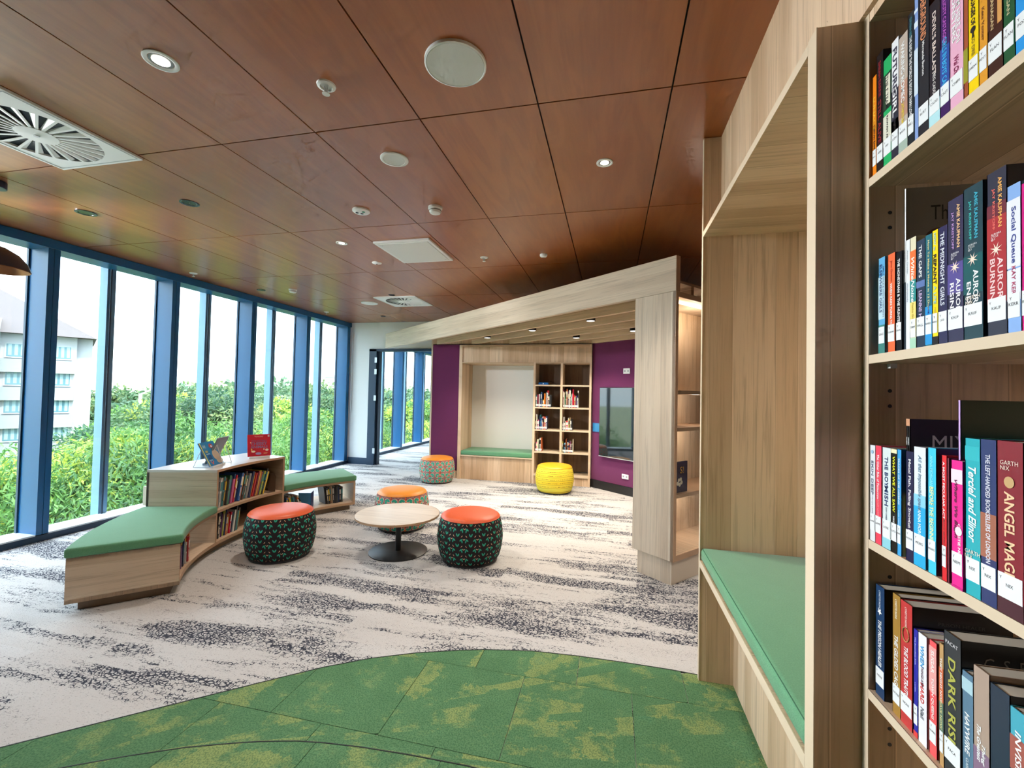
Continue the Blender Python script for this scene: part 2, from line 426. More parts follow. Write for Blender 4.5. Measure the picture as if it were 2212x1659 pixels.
# ceiling: dark slab with veneered panels hung below it
ceil = struct('ceiling', MB().box(-5.17, 6, -5, 14.4, CE+.014, CE+.06), plain((.02, .012, .01), .9), label='ceiling of red-brown veneered panels with dark open joints')
pan = MB().box(.0035, .574, .0035, 1.211, 0, .013).mesh('ceiling_panel', M_CEIL)
pan_end = MB().box(.0035, .574, .0035, .775, 0, .013).mesh('ceiling_panel', M_CEIL)
for i in range(13):
    for j in range(-3, 6):
        y = 1.932 + 1.2145*(j-1)
        obj('ceiling_panel', pan_end if j == 5 else pan, ceil, (-4.9645 + .5775*i, y, CE))
struct('trim_3', MB().box(-4.99, -4.967, -5, 7.58, CE-.004, CE+.013), CEILW, label='white shadow bead where the ceiling meets the window head')
struct('ceiling_corridor', MB().box(-5.1, -2.9, 7.7, 14.4, 2.55, 2.6), plain((.35, .38, .42), .6), label='grey-blue ceiling of the corridor beyond the doorway')
struct('roof', MB().box(-5.32, 8, -6, 15, 3.0, 3.2), plain((.4, .4, .4), .9), label='roof slab over the library floor')

# walls
struct('wall_far', MB().box(-5.1, -4.52, 7.58, 7.70, 0, CE).box(-4.52, -2.75, 7.58, 7.70, 2.205, CE).box(-2.75, 6, 7.62, 7.74, 0, CE), WHITE, label='white wall with the corridor doorway beside the windows')
struct('baseboard_far', MB().box(-4.93, -4.52, 7.562, 7.58, 0, .125), NAVY_DK, label='navy skirting at the foot of the white wall')
struct('wall_corridor', MB().box(-2.9, -2.8, 7.74, 14.4, 0, 2.6), WHITE, label='white corridor wall')
struct('wall_end', MB().box(-5.2, 6, 14.3, 14.5, -.1, 3), WHITE, label='white end wall of the corridor')
struct('wall_back', MB().box(-5.2, 6.1, -5.1, -5, 0, 3), plain((.08, .075, .07), .8), label='plain wall behind the viewer')
struct('wall_left', MB().box(-5.17, -4.94, -5, .594, 0, CE), plain((.14, .13, .12), .8), label='unseen dark wall added in place of window bays to cut light')  # solid wall put in where windows would run on, cutting their light
struct('wall_right', MB().box(5.9, 6.0, -5, 14.4, 0, 3), plain((.45, .40, .36), .7), label='plain wall on the far side of the joinery')

# windows: deep navy mullions every 1.145 m, glass set outside, white fin outside the middle of each bay
for k in range(-2, 10):
    y = 2.884 + 1.145*k; n = k + 3
    o = MB().box(-5.16, XG, y, y+.043, .06, 2.66).box(-5.16, XG, y+.047, y+.09, .06, 2.66).build('window_%d' % n, NAVY)
    tag(o, 'deep blue mullion and tall pane, bay %d of the window wall' % n, None, None, 'structure')
    MB().box(-5.185, -5.16, y-.012, y+.0, .05, 2.66).box(-5.17, -5.15, y+.043, y+.047, .05, 2.66).box(XG-.02, XG-.006, y+.043, y+.047, .06, 2.66).build('gasket', NAVY_DK, o)
    MB().box(-5.19, XG-.004, y+.09, y+1.145, .052, .066).build('sill', SILL, o)
    MB().box(-5.17, XG, y, y+1.145, 0, .052).build('skirting', NAVY_DK, o)
    mid = y + .66
    for a, b in ((y+.092, mid-.008), (mid+.008, y+1.142)): MB().box(-5.158, -5.148, a, b, .066, 2.64).build('pane', M_GLASS, o)
    MB().box(-5.156, -5.150, mid-.008, mid+.008, .066, 2.64).build('silicone_joint', NAVY_DK, o)
    MB().box(-5.28, -5.175, mid-.02, mid+.06, -.6, 3.0).build('sunshade_fin', plain((.15, .29, .43), .35), o)
struct('trim_4', MB().box(-5.17, XG+.012, -5, 7.66, 2.625, CE-.008), NAVY, label='navy blind pelmet along the window heads')
struct('trim_5', MB().box(-5.17, XG+.012, 7.7, 14.3, 2.46, 2.56), NAVY, label='navy window head in the corridor')

# doorway in the white wall
d = MB().box(-4.52, -4.37, 7.55, 7.71, 0, 2.2).box(-4.52, -2.75, 7.55, 7.71, 2.16, 2.205).build('door_1', NAVY_DK)
tag(d, 'dark navy door frame of the corridor opening', None, None, 'structure')
MB().box(-4.372, -4.335, 7.60, 7.70, 0, 2.16).build('jamb', plain((.006, .02, .045), .5), d)
for z in (.22, 1.22, 1.72, 1.94): MB().box(-4.40, -4.355, 7.543, 7.551, z, z+.10).build('hinge_plate', STEEL, d)
c = MB().tube([(-4.90, 7.56, 2.6), (-4.90, 7.56, 1.05), (-4.895, 7.56, .98), (-4.89, 7.56, 1.05), (-4.89, 7.56, 2.6)], .004).build('blind_cord', plain((.75, .8, .82), .4))
tag(c, 'thin looped blind cord hanging down the white wall', 'cord')

# ================================================================ CEILING FIXTURES
def disc(name, x, y, r, label, cat, parts):
    t = thing(name, (x, y, CE), label, cat)
    for nm, prof, mt in parts: MB().lathe([(a, CE-b) for a, b in prof], 36, (x, y)).build(nm, mt, t, smooth=True)
    return t
GRILLE = mat_felt('speaker_grille', (.62, .66, .68), (.76, .79, .80), 700, .15)
for x, y, r, lb in ((-.627, 1.625, .123, 'large round white ceiling speaker, the biggest disc overhead'), (-3.535, 5.871, .12, 'round white ceiling speaker beside the far air vent')):
    disc('ceiling_speaker', x, y, r, lb, 'speaker', [('rim', ((r, .0), (r, .012), (r-.006, .014), (r-.008, .010)), CEILW), ('grille', ((r-.007, .008), (r-.009, .0125), (.01, .0135)), GRILLE)])
disc('ceiling_speaker', -1.219, 2.242, .078, 'small round white ceiling speaker with raised rim and inner grille', 'speaker',
     [('rim', ((.078, 0), (.078, .006), (.070, .010), (.060, .009), (.058, .004)), CEILW), ('grille', ((.060, .003), (.058, .007), (.005, .007)), GRILLE)])
def downlight(x, y, r, label, lit, trim=CEILW):
    t = thing('downlight', (x, y, CE), label, 'downlight', 'recessed ceiling downlights')
    MB().lathe([(r, CE), (r, CE-.004), (r*.86, CE-.006), (r*.72, CE-.003), (r*.66, CE+.012), (r*.66, CE)], 32, (x, y), cap=False).build('trim_ring', trim, t, smooth=True)
    MB().lathe([(r*.68, CE-.0015), (.002, CE-.0015)], 32, (x, y), cap=False).build('baffle', plain((.25, .24, .22), .3, .6) if lit else plain((.05, .05, .06), .25, .5), t)
    if lit:
        MB().lathe([(r*.5, CE-.003), (.002, CE-.003)], 24, (x, y), cap=False).build('lens', plain((1, .93, .82), .4, emit=4, name='lit_lens'), t)
        lamp('downlight_lamp', 'SPOT', (x, y, CE-.02), DL, (1, .90, .78), t, .05, 120)
    return t
DL = 26; FILL_W = 120; FILL_P = 90
DARK = plain((.10, .10, .12), .25, .7)
downlight(-1.796, 1.38, .062, 'lit downlight with white trim nearest the large air vent', True)
downlight(-.057, 2.498, .046, 'lit downlight in the darker veneer near the tall joinery', True)
downlight(-2.37, 3.451, .050, 'lit downlight beside the square access hatch', True)
downlight(-3.935, 2.513, .065, 'unlit dark downlight closest to the pendant lamp', False, DARK)
downlight(-2.961, 2.512, .060, 'unlit dark downlight between large vent and small speaker', False, DARK)
downlight(-4.566, 4.921, .052, 'unlit downlight close to the window pelmet', False, DARK)
downlight(-2.941, 5.435, .045, 'unlit downlight at the edge of the far air vent', False, DARK)
downlight(-3.921, 6.96, .048, 'unlit downlight near the far end of the ceiling by the white wall', False, DARK)
# unseen downlights added to light the space beyond the tall joinery
for x, y, lb in ((2.2, 2.6, 'added unseen downlight beyond the tall joinery, near the display cabinet'), (2.2, 4.8, 'added unseen downlight behind the reading pod'), (3.8, 3.6, 'added unseen downlight far beyond the tall joinery')):
    downlight(x, y, .05, lb, True)
def sprinkler(x, y, label):
    t = thing('sprinkler', (x, y, CE), label, 'sprinkler', 'fire sprinkler heads')
    MB().lathe([(.04, CE), (.038, CE-.006), (.026, CE-.010), (.022, CE-.003)], 28, (x, y)).build('escutcheon', CEILW, t, smooth=True)
    MB().tube([(x-.008, y, CE-.003), (x-.006, y, CE-.034)], .0022, 6).tube([(x+.008, y, CE-.003), (x+.006, y, CE-.034)], .0022, 6).lathe([(.005, CE-.036), (.004, CE-.012)], 10, (x, y)).build('frame', STEEL, t)
    MB().lathe([(.016, CE-.040), (.016, CE-.037)], 20, (x, y)).build('deflector', CEILW, t)
sprinkler(-1.222, 1.637, 'fire sprinkler head beside the largest round speaker')
sprinkler(-1.221, 4.05, 'fire sprinkler head between square hatch and oval detector')
sprinkler(-4.695, 6.467, 'fire sprinkler head near the far window corner')
sprinkler(-4.719, 4.084, 'fire sprinkler head above the middle windows')
def smoke(x, y, label):
    t = thing('smoke_detector', (x, y, CE), label, 'detector', 'smoke detectors')
    MB().lathe([(.050, CE), (.050, CE-.014), (.046, CE-.018)], 32, (x, y)).build('base', CEILW, t, smooth=True)
    MB().lathe([(.043, CE-.018), (.043, CE-.032), (.036, CE-.044), (.020, CE-.048)], 32, (x, y)).build('chamber', CEILW, t, smooth=True)
    MB().lathe([(.0436, CE-.026), (.0436, CE-.030)], 32, (x, y)).build('vent_slot', plain((.05, .05, .05), .6), t)
smoke(-1.242, 2.889, 'white smoke detector hanging above the room centre')
smoke(-4.107, 4.956, 'white smoke detector near the window pelmet')
t = disc('emergency_light', -1.801, 2.844, .062, 'white round emergency light with three small lenses', 'light', [('body', ((.062, 0), (.062, .010), (.05, .018), (.01, .020)), CEILW)])
for dx, dy, mt in ((-.026, -.01, DARK), (.0, .012, DARK), (.026, -.012, plain((.05, .30, .20), .3))): MB().lathe([(.011, CE-.022), (.011, CE-.016)], 14, (-1.801+dx, 2.844+dy)).build('lens', mt, t)
disc('sensor_disc', -2.366, 4.046, .048, 'small flat white sensor disc beyond the access hatch', 'sensor', [('body', ((.048, 0), (.048, .006), (.03, .012), (.006, .013)), CEILW), ('eye', ((.008, .012), (.006, .017)), DARK)])
t = thing('motion_detector', (-.642, 4.057, CE), 'oval white detector low over the pod beam', 'detector')
MB().lathe([(.036, CE), (.036, CE-.012), (.028, CE-.022)], 28, (-.642, 4.057)).build('body', CEILW, t, smooth=True); MB().lathe([(.016, CE-.026), (.018, CE-.021)], 16, (-.642, 4.057)).build('lens', plain((.9, .9, .88), .2), t)
# unseen track added by the windows, its spots boosting light on joinery and pod
def track(x, y0, y1, heads, label):
    t = thing('fill_track', (x, (y0+y1)/2, CE), label, 'track light'); MB().box(x-.018, x+.018, y0, y1, CE-.03, CE).build('rail', BLACK, t)
    for hy, tgt, pw, cone in heads:
        p = Vector((x, hy, CE-.14)); d_ = (Vector(tgt) - p).normalized(); MB().tube([(x, hy, CE-.03), tuple(p)], .008, 8).build('stem', BLACK, t)
        MB().tube([tuple(p - d_*.07), tuple(p + d_*.07)], .045, 20).build('head', BLACK, t)
        MB().tube([tuple(p + d_*.0695), tuple(p + d_*.0715)], .038, 20).build('lens', plain((1, .96, .9), .4, emit=6), t)
        lamp('fill_lamp', 'SPOT', tuple(p + d_*.09), pw, (.97, .985, 1), t, .12, cone, d_, .9)
track(-4.66, .5, 2.1, ((1.95, (.55, 1.7, 1.9), FILL_W, 44), (1.75, (.56, .9, 1.5), FILL_W, 42), (1.5, (.6, 1.5, .55), FILL_W*1.15, 44), (2.02, (-.3, 4.2, 2.0), FILL_P, 46), (1.85, (-1.9, 5.6, 2.1), FILL_P*1.5, 42)), 'black track with five fill spotlights added along the windows, out of view')
# access hatch
t = thing('access_hatch', (-1.8, 3.75, CE), 'square white access hatch with rounded panel', 'hatch')
MB().box(-2.065, -1.535, 3.455, 4.05, CE-.020, CE).build('frame', CEILW, t, bev=.004)
MB().box(-2.035, -1.565, 3.485, 4.02, CE-.024, CE-.019).build('panel', plain((.70, .72, .71), .5), t, bev=.002)
for x, y in ((-2.01, 3.52), (-1.59, 3.98)): MB().lathe([(.008, CE-.026), (.008, CE-.022)], 12, (x, y)).build('lock', STEEL, t)
# swirl air diffusers
def vent(x0, x1, y0, y1, label):
    cx, cy = (x0+x1)/2, (y0+y1)/2; t = thing('air_vent', (cx, cy, CE), label, 'air vent', 'square swirl air diffusers')
    mb = MB(); n = 48; R1 = .262; z0 = CE-.012; hx, hy = (x1-x0)/2, (y1-y0)/2
    ring = [(cx+R1*math.cos(2*PI*i/n), cy+R1*math.sin(2*PI*i/n)) for i in range(n)]
    sq = []
    for i in range(n):
        a = 2*PI*i/n; ca, sa = math.cos(a), math.sin(a); k = min(hx/max(abs(ca), 1e-6), hy/max(abs(sa), 1e-6)); sq.append((cx+k*ca, cy+k*sa))
    vs = [(*p, z0) for p in ring] + [(*p, z0) for p in sq] + [(*p, CE) for p in sq] + [(*p, CE+.0) for p in ring]
    fs = []
    for i in range(n):
        j = (i+1) % n; fs += [(i, n+i, n+j, j), (n+i, 2*n+i, 2*n+j, n+j), (3*n+i, i, j, 3*n+j)]
    mb.poly(vs, fs).build('face_plate', CEILW, t)
    MB().box(x0+.02, x1-.02, y0+.016, y0+.020, z0-.0015, z0).box(x0+.02, x1-.02, y1-.020, y1-.016, z0-.0015, z0).box(x0+.016, x0+.02, y0+.02, y1-.02, z0-.0015, z0).box(x1-.02, x1-.016, y0+.02, y1-.02, z0-.0015, z0).build('groove', plain((.45, .50, .52), .6), t)
    MB().lathe([(R1+.002, CE-.001), (.002, CE-.001)], 40, (cx, cy), cap=False).build('plenum', plain((.02, .025, .04), .7), t)
    MB().lathe([(.085, CE-.002), (.085, CE-.013), (.02, CE-.015)], 28, (cx, cy)).build('hub', CEILW, t, smooth=True)
    MB().lathe([(.012, CE-.018), (.012, CE-.014)], 14, (cx, cy)).build('cap', plain((.6, .63, .65), .5), t)
    bl = MB()
    r0, r1, wv = .08, R1, .012
    v = []
    for r, zz, off in ((r0, z0, -.25), (r1, z0, 0)):
        v.append((r, zz, off))
    bl.poly([(r0, -wv*.5, z0), (r1, -wv*.5, z0), (r1, wv*.5, z0), (r0, wv*.5, z0), (r0, -wv*.5-.004, CE-.002), (r1, -wv*.5-.022, CE-.002), (r1, wv*.5-.022, CE-.002), (r0, wv*.5-.004, CE-.002)],
            [(0, 3, 2, 1), (4, 5, 6, 7), (0, 1, 5, 4), (1, 2, 6, 5), (2, 3, 7, 6), (3, 0, 4, 7)])
    me = bl.mesh('blade', CEILW)
    for i in range(24):
        o = obj('blade', me, t); o.matrix_parent_inverse = Matrix(); o.location = (0, 0, -CE); o.rotation_euler.z = 2*PI*i/24
vent(-3.272, -2.657, 1.355, 1.965, 'large square swirl air diffuser above the left windows, nearest the viewer')
vent(-3.27, -2.64, 5.51, 6.17, 'square swirl air diffuser at the far end of the ceiling')
# pendant lamp by the window
t = thing('pendant_lamp', (-3.94, 2.0, CE), 'dark dome pendant lamp with copper inside, half out of view', 'lamp')
MB().lathe([(.062, CE), (.062, CE-.045)], 28, (-3.94, 2.0)).build('canopy', plain((.02, .03, .06), .35), t, bev=.003)
MB().tube([(-3.94, 2.0, CE-.04), (-3.94, 2.0, 2.32)], .004).build('cord', BLACK, t)
prof = [(.018, 2.335), (.026, 2.30), (.075, 2.283), (.132, 2.245), (.170, 2.195), (.187, 2.145)]
MB().lathe(prof, 44, (-3.94, 2.0), cap=False).build('shade', plain((.035, .045, .075), .35), t, smooth=True)
MB().lathe([(r-.004, z-.004) for r, z in prof][::-1], 44, (-3.94, 2.0), cap=False).build('shade_lining', plain((.55, .22, .10), .35, .4), t, smooth=True)
MB().lathe([(.028, 2.18), (.034, 2.21), (.02, 2.26)], 20, (-3.94, 2.0)).build('bulb', plain((.9, .85, .75), .3), t, smooth=True)

# ================================================================ READING POD
YB = 6.85; kx = YB/6.72
def px(x): return x*kx
def pz(z): return EYE + (z-EYE)*kx - .008
P0 = Vector((.332, 3.58, 0)) + NV*.03          # foot of the post panel, on its face plane
def cn(s, t): return P0 + CV*s - NV*t           # s along the beam, t into the pod
# back wall: felt strip left of the niche, timber edge, timber band above
wb = MB().box(px(-2.89), px(-2.40), YB+.06, YB+.10, 0, 2.46).box(px(-2.40), 1.9, YB+.06, YB+.10, 2.20, 2.46).build('wall_pod_back', W_fy)
tag(wb, 'timber-lined back wall of the reading pod', None, None, 'structure')
MB().box(px(-2.865), px(-2.402), YB, YB+.06, .125, pz(2.19)).build('felt_panel', M_PURPLE, wb, bev=.003)
MB().box(px(-2.89), px(-2.866), YB-.004, YB+.10, 0, 2.46).build('edge_trim', W_edge, wb)
MB().box(px(-2.865), px(-2.402), YB+.004, YB+.06, 0, .122).build('plinth', W_fy, wb)
MB().box(px(-2.865), -.2, YB+.002, YB+.06, pz(2.20), 2.46).build('timber_band', W_fy, wb)
# niche with bench seat and open shelves
nb = thing('niche_bookcase', (px(-1.35), YB, 0), 'timber frame with green bench niche and open shelves in the pod', 'bookcase')
xl, xr, zt = px(-2.396), px(-.294), pz(2.181)
F0, F1 = YB-.03, YB+.55
MB().box(xl, px(-2.345), F0, F1, 0, zt).build('side_panel', W_fx, nb); MB().box(px(-.325), xr, F0, F1, 0, zt).build('side_panel', W_fx, nb)
MB().box(px(-2.345), px(-.325), F0, F1, pz(2.15), zt).build('top_panel', W_flatX, nb)
MB().box(px(-2.345), px(-.325), YB-.012, YB+.02, pz(1.905), pz(2.15)).build('header_panel', W_fy, nb)
MB().box(px(-2.345), px(-1.18), F0, F1, pz(1.887), pz(1.905)).build('niche_top', W_flatX, nb)
MB().box(px(-2.345), px(-1.18), F1-.02, F1, .3, pz(1.9)).build('niche_back', plain((.82, .83, .82), .6), nb)
MB().box(px(-2.345), px(-1.18), F0, F1, .375, .392).build('seat_board', W_edge, nb)
MB().box(px(-2.345), px(-1.18), YB-.005, YB+.012, 0, .375).build('seat_front', W_fy, nb)
MB().box(px(-2.34), px(-1.184), F0+.004, F1-.025, .393, .462).build('seat_cushion', M_CUSH, nb, bev=.014, seg=3, smooth=True)
MB().box(px(-1.18), px(-1.148), F0, F1, 0, pz(1.905)).build('divider', W_fx, nb)
MB().box(px(-.76), px(-.727), F0, YB+.33, pz(.18), pz(1.89)).build('divider', W_fx, nb)
SHZ = [pz(z) for z in (.182, .532, .870, 1.215, 1.560)]
for a, b in ((-1.148, -.76), (-.727, -.325)):
    for z in SHZ: MB().box(px(a), px(b), F0, YB+.33, z-.022, z).build('shelf', W_edge, nb)
    MB().box(px(a), px(b), YB+.33, YB+.345, .16, pz(1.9)).build('back_panel', wood('dark_back', (1, 0, 0), Zv, .09, ((.17, .11, .075), (.21, .14, .10), (.12, .075, .05))), nb)  # back boards toned darker than the rest of the shelving
MB().box(px(-1.148), px(-.325), F0, YB+.33, pz(1.889), pz(1.905)).build('shelf_top', W_flatX, nb)
MB().box(px(-1.148), px(-.325), F0+.02, YB, 0, pz(.16)).build('plinth', W_fy, nb)
# side wall with the screen
TV0 = Vector((-.292, 6.89, 0)); S0 = (TV0 - P0).dot(CV); T0 = -(TV0 - P0).dot(NV)
def pbox(mb, s0, s1, t0, t1, z0, z1): 
    q = [cn(s0, t0), cn(s1, t0), cn(s1, t1), cn(s0, t1)]; q = [(p.x, p.y) for p in q]
    ar = sum(q[i][0]*q[(i+1) % 4][1] - q[(i+1) % 4][0]*q[i][1] for i in range(4))
    return mb.prism(q if ar > 0 else q[::-1], z0, z1)
ws = pbox(MB(), -.2, S0+.02, T0+.012, T0+.10, 0, 2.46).build('wall_pod_side', WHITE); tag(ws, 'side wall of the reading pod behind the screen', None, None, 'structure')
for a, b in ((S0-.002, S0-1.2), (S0-1.203, .1)): pbox(MB(), a, b, T0, T0+.012, .122, 2.262).build('felt_panel', M_PURPLE, ws)
pbox(MB(), S0, .1, T0-.012, T0+.012, 0, .12).build('skirting', BLACK, ws)
tv = thing('wall_screen', cn(S0-1.1, T0)[:2] + (.5,) if False else (cn(S0-1.1, T0).x, cn(S0-1.1, T0).y, .5), 'large glossy black wall-mounted screen on purple felt', 'screen')
pbox(MB(), S0-.2, S0-2.05, T0-.05, T0, .498, 1.525).build('casing', BLACK, tv, bev=.004)
pbox(MB(), S0-.208, S0-2.042, T0-.0525, T0-.049, .512, 1.517).build('screen_glass', plain((.010, .014, .018), .04, 0, 1.0, name='screen_glass'), tv)
pbox(MB(), S0-.2, S0-2.05, T0-.053, T0-.048, .498, .508).build('bezel', STEEL, tv)
t = thing('wall_plate', (TV0.x, TV0.y, .84), 'square blue control plate beside the wall screen', 'control panel'); pbox(MB(), S0-.03, S0-.19, T0-.012, T0, .848, .983).build('plate', plain((.02, .16, .40), .35), t, bev=.003); pbox(MB(), S0-.045, S0-.175, T0-.0135, T0-.011, .862, .969).build('face', plain((.03, .22, .5), .2), t)
for z0, z1, lb in ((1.72, 1.798, 'white wall socket above the wall screen'), (.226, .292, 'white wall socket below the wall screen')):
    t = thing('wall_socket', (TV0.x+.45, TV0.y-.4, z0), lb, 'socket'); pbox(MB(), S0-.605, S0-.722, T0-.010, T0, z0, z1).build('plate', WHITE, t, bev=.002)
    for s in (.635, .692): pbox(MB(), S0-s+.012, S0-s-.012, T0-.0115, T0-.009, (z0+z1)/2-.012, (z0+z1)/2+.012).build('outlet', plain((.3, .32, .35), .5), t)
# beam and slats
cv = thing('slatted_canopy', (P0.x, P0.y, 2.19), 'pale timber beam with parallel ceiling slats over the pod', 'canopy')
pbox(MB(), -.19, 5.77, 0, .05, 2.191, 2.458).build('beam', W_beam, cv, bev=.002)
pbox(MB(), -.1905, -.1935, 0, .05, 2.191, 2.458).build('beam_end', W_edge2, cv)
def slat_s(x):                                  # s,t of a point of the back wall plane
    v = Vector((x, YB, 0)) - P0; return v.dot(CV), -v.dot(NV)
for x in (-2.855, -2.25, -1.618, -.963, -.31, .34):
    s1, t1 = slat_s(x); s0 = .19
    q = [cn(s0, t1), cn(s0, t1+.045), cn(s1+.045*math.tan(R(90)-CA)*0, t1+.045), cn(s1, t1)]
    e0 = cn(s0, t1); e1 = cn(s0, t1+.045); d1 = (YB-.002-e0.y)/CV.y; d2 = (YB-.002-e1.y)/CV.y
    a, b = e0 + CV*d1, e1 + CV*d2; pts = [(e0.x, e0.y), (e1.x, e1.y), (b.x, b.y), (a.x, a.y)]
    MB().prism(pts, 2.203, 2.43).build('slat', W_slat, cv)
pod_lid = pbox(MB(), .19, S0, .05, T0, 2.43, 2.455).build('pod_lid', W_slat, cv)
def podspot(x, y, label):
    t = thing('spotlight', (x, y, 2.26), label, 'spotlight', 'black cylinder spotlights under the pod slats')
    MB().lathe([(.050, 2.195), (.050, 2.290)], 28, (x, y)).build('housing', BLACK, t, bev=.002)
    MB().tube([(x, y, 2.26), (x, y, 2.43)], .006).build('stem', BLACK, t)
    MB().lathe([(.042, 2.1935), (.002, 2.1935)], 28, (x, y), cap=False).build('lens', plain((1, .95, .86), .4, emit=1.2), t)
    lamp('spot_lamp', 'SPOT', (x, y, 2.18), 28, (1, .88, .72), t, .04, 125)
podspot(-1.745, 6.03, 'black cylinder spotlight closest to the left felt strip'); podspot(-.975, 5.38, 'black cylinder spotlight in the middle of the pod ceiling')
podspot(-.228, 4.735, 'black cylinder spotlight nearest the front beam'); podspot(-.487, 6.12, 'black cylinder spotlight above the open shelves'); podspot(.255, 5.52, 'black cylinder spotlight half hidden by the pale post')
t = thing('sprinkler', (-1.17, 6.55, 2.3), 'small black sprinkler hanging between the pod slats', 'sprinkler'); MB().tube([(-1.17, 6.55, 2.43), (-1.17, 6.55, 2.25)], .006).lathe([(.02, 2.24), (.02, 2.246)], 14, (-1.17, 6.55)).build('body', BLACK, t)
# display cabinet that closes the pod towards the viewer
dc = thing('display_cabinet', (P0.x, P0.y, 0), 'tall pale timber display cabinet with glass side at pod corner', 'cabinet')
pbox(MB(), -.192, .176, 0, .02, .185, 2.19).build('end_panel', W_c, dc, bev=.0015)
pbox(MB(), -.160, .145, .03, 1.8, 0, .184).build('plinth', W_c, dc)
pbox(MB(), .150, .176, .02, 2.0, .185, 2.19).build('back_panel', W_d, dc)
pbox(MB(), -.192, .15, .02, 2.0, .185, .228).build('base_board', W_d, dc)
pbox(MB(), -.192, .15, .02, 2.0, 2.15, 2.19).build('top_board', W_d, dc)
pbox(MB(), -.1935, -.165, .0, .034, .185, 2.19).build('front_stile', W_edge2, dc)
pbox(MB(), -.1935, -.186, .034, 1.0, .185, .226).build('bottom_rail', W_edge2, dc); pbox(MB(), -.1935, -.186, .034, 1.0, 2.152, 2.19).build('top_rail', W_edge2, dc)
for z in (.668, 1.168, 1.45): pbox(MB(), -.176, .15, .034, 1.8, z-.028, z).build('shelf', W_edge2, dc)
pbox(MB(), -.184, -.179, .034, 1.8, .226, 2.152).build('glass_pane', M_CASE, dc)
MB().tube([cn(-.1, .08) + Vector((0, 0, 2.14)), cn(-.1, .9) + Vector((0, 0, 2.14))], .008).build('added_strip', plain((1, .7, .4), .4, emit=6), dc)  # glowing strip added inside the cabinet for warm light
for z_, w_ in ((2.0, .9), (1.38, .5), (1.1, .7), (.6, .7)): lamp('cabinet_fill', 'POINT', tuple(cn(-.06, .5) + Vector((0, 0, z_))), w_, (1, .90, .78), dc, .04)  # unseen point lamps added to brighten the cabinet interior
bk = thing('picture_book', (cn(-.02, .1).x, cn(-.02, .1).y, .668), 'dark purple picture book leaning on the cabinet shelf', 'book')
def quad_book(t, o, ax, wdt, hgt, tilt, thick, mats):
    """a book standing with its lower left corner at o, reading along ax, leaning back by tilt"""
    ax = Vector(ax).normalized(); bk_ = Vector((-ax.y, ax.x, 0)); upd = Vector((0, 0, 1))*math.cos(tilt) + bk_*math.sin(tilt); nb_ = ax.cross(upd)*-1
    o = Vector(o); back = bk_*math.cos(tilt) - Vector((0, 0, 1))*math.sin(tilt)
    def bx(u0, u1, v0, v1, w0, w1):
        P = lambda u, v, w: tuple(o + ax*u + upd*v + back*w)
        return MB().poly([P(u0, v0, w0), P(u1, v0, w0), P(u1, v0, w1), P(u0, v0, w1), P(u0, v1, w0), P(u1, v1, w0), P(u1, v1, w1), P(u0, v1, w1)],
                         [(0, 1, 2, 3), (4, 7, 6, 5), (0, 4, 5, 1), (1, 5, 6, 2), (2, 6, 7, 3), (3, 7, 4, 0)])
    bx(0, wdt, 0, hgt, 0, .002).build('cover', mats[0], t); bx(.002, wdt-.003, .003, hgt-.003, .002, thick-.002).build('pages', plain((.75, .72, .66), .7), t); bx(0, wdt, 0, hgt, thick-.002, thick).build('cover', mats[0], t)
    return bx, (o, ax, upd, back)
_, fr = quad_book(bk, cn(-.14, .07) + Vector((0, 0, .669)), -NV, .19, .235, R(0), .012, [plain((.022, .012, .05), .35)])
fo, fa, fu, fb = fr
letter('S!', plain((.85, .45, .05), .5), .05, .05, bk, fo + fa*.115 + fu*.17 - fb*.001, fa, fu)
for u, v, r in ((.06, .07, .016), (.085, .06, .016), (.11, .075, .016), (.075, .095, .014), (.10, .10, .014)):
    MB().poly([tuple(fo + fa*(u + r*math.cos(a*PI/6)) + fu*(v + r*math.sin(a*PI/6)) - fb*.001) for a in range(12)], [tuple(range(12))]).build('print', plain((.75, .68, .55), .5), bk)
# linear pendants in the room beyond the joinery, seen mirrored in the cabinet glass
for i, (x, y, z) in enumerate(((2.6, 1.3, 2.35), (2.6, 2.6, 2.35))):
    t = thing('linear_pendant', (x, y, z), ('linear' if i else 'straight') + ' pendant light beyond the tall joinery', 'lamp')
    MB().box(x-.03, x+.03, y-.6, y+.6, z, z+.05).build('housing', BLACK, t); MB().box(x-.022, x+.022, y-.59, y+.59, z-.004, z).build('diffuser', plain((1, .93, .82), .4, emit=9), t)
    MB().tube([(x, y-.4, z+.05), (x, y-.4, CE)], .003).tube([(x, y+.4, z+.05), (x, y+.4, CE)], .003).build('suspension_wire', BLACK, t)

# ================================================================ TALL JOINERY ON THE RIGHT
XF, XB, YF, YN = .44, .532, 2.35, 1.096
nk = thing('seating_nook', (.6, 1.7, 0), 'timber window-style seating nook with green cushion in tall joinery', 'seat nook')
MB().box(XF, 1.04, YF, YF+.024, 0, CE-.003).build('end_fin', W_fy, nk); MB().box(XF-.001, XF+.002, YF-.002, YF+.026, 0, CE-.003).build('fin_edge', W_edge, nk)
MB().box(XF, 1.04, YN+.0, YN+.042, 0, 2.237).build('near_fin', W_fy, nk); MB().box(XF-.001, XF+.002, YN-.001, YN+.043, 0, 2.237).build('fin_edge', W_edge, nk)
MB().box(XF, 1.04, YN+.042, YF, 2.208, 2.232).build('top_board', W_flatX, nk); MB().box(XF-.001, XF+.002, YN+.042, YF, 2.206, 2.233).build('board_edge', W_edge, nk)
MB().box(1.02, 1.04, YN+.042, YF, .58, 2.208).build('back_panel', W_fx, nk)
MB().box(XF, 1.02, YN+.042, YF, .562, .592).build('seat_board', W_flatX, nk); MB().box(XF-.001, XF+.002, YN+.042, YF, .561, .593).build('board_edge', W_edge, nk)
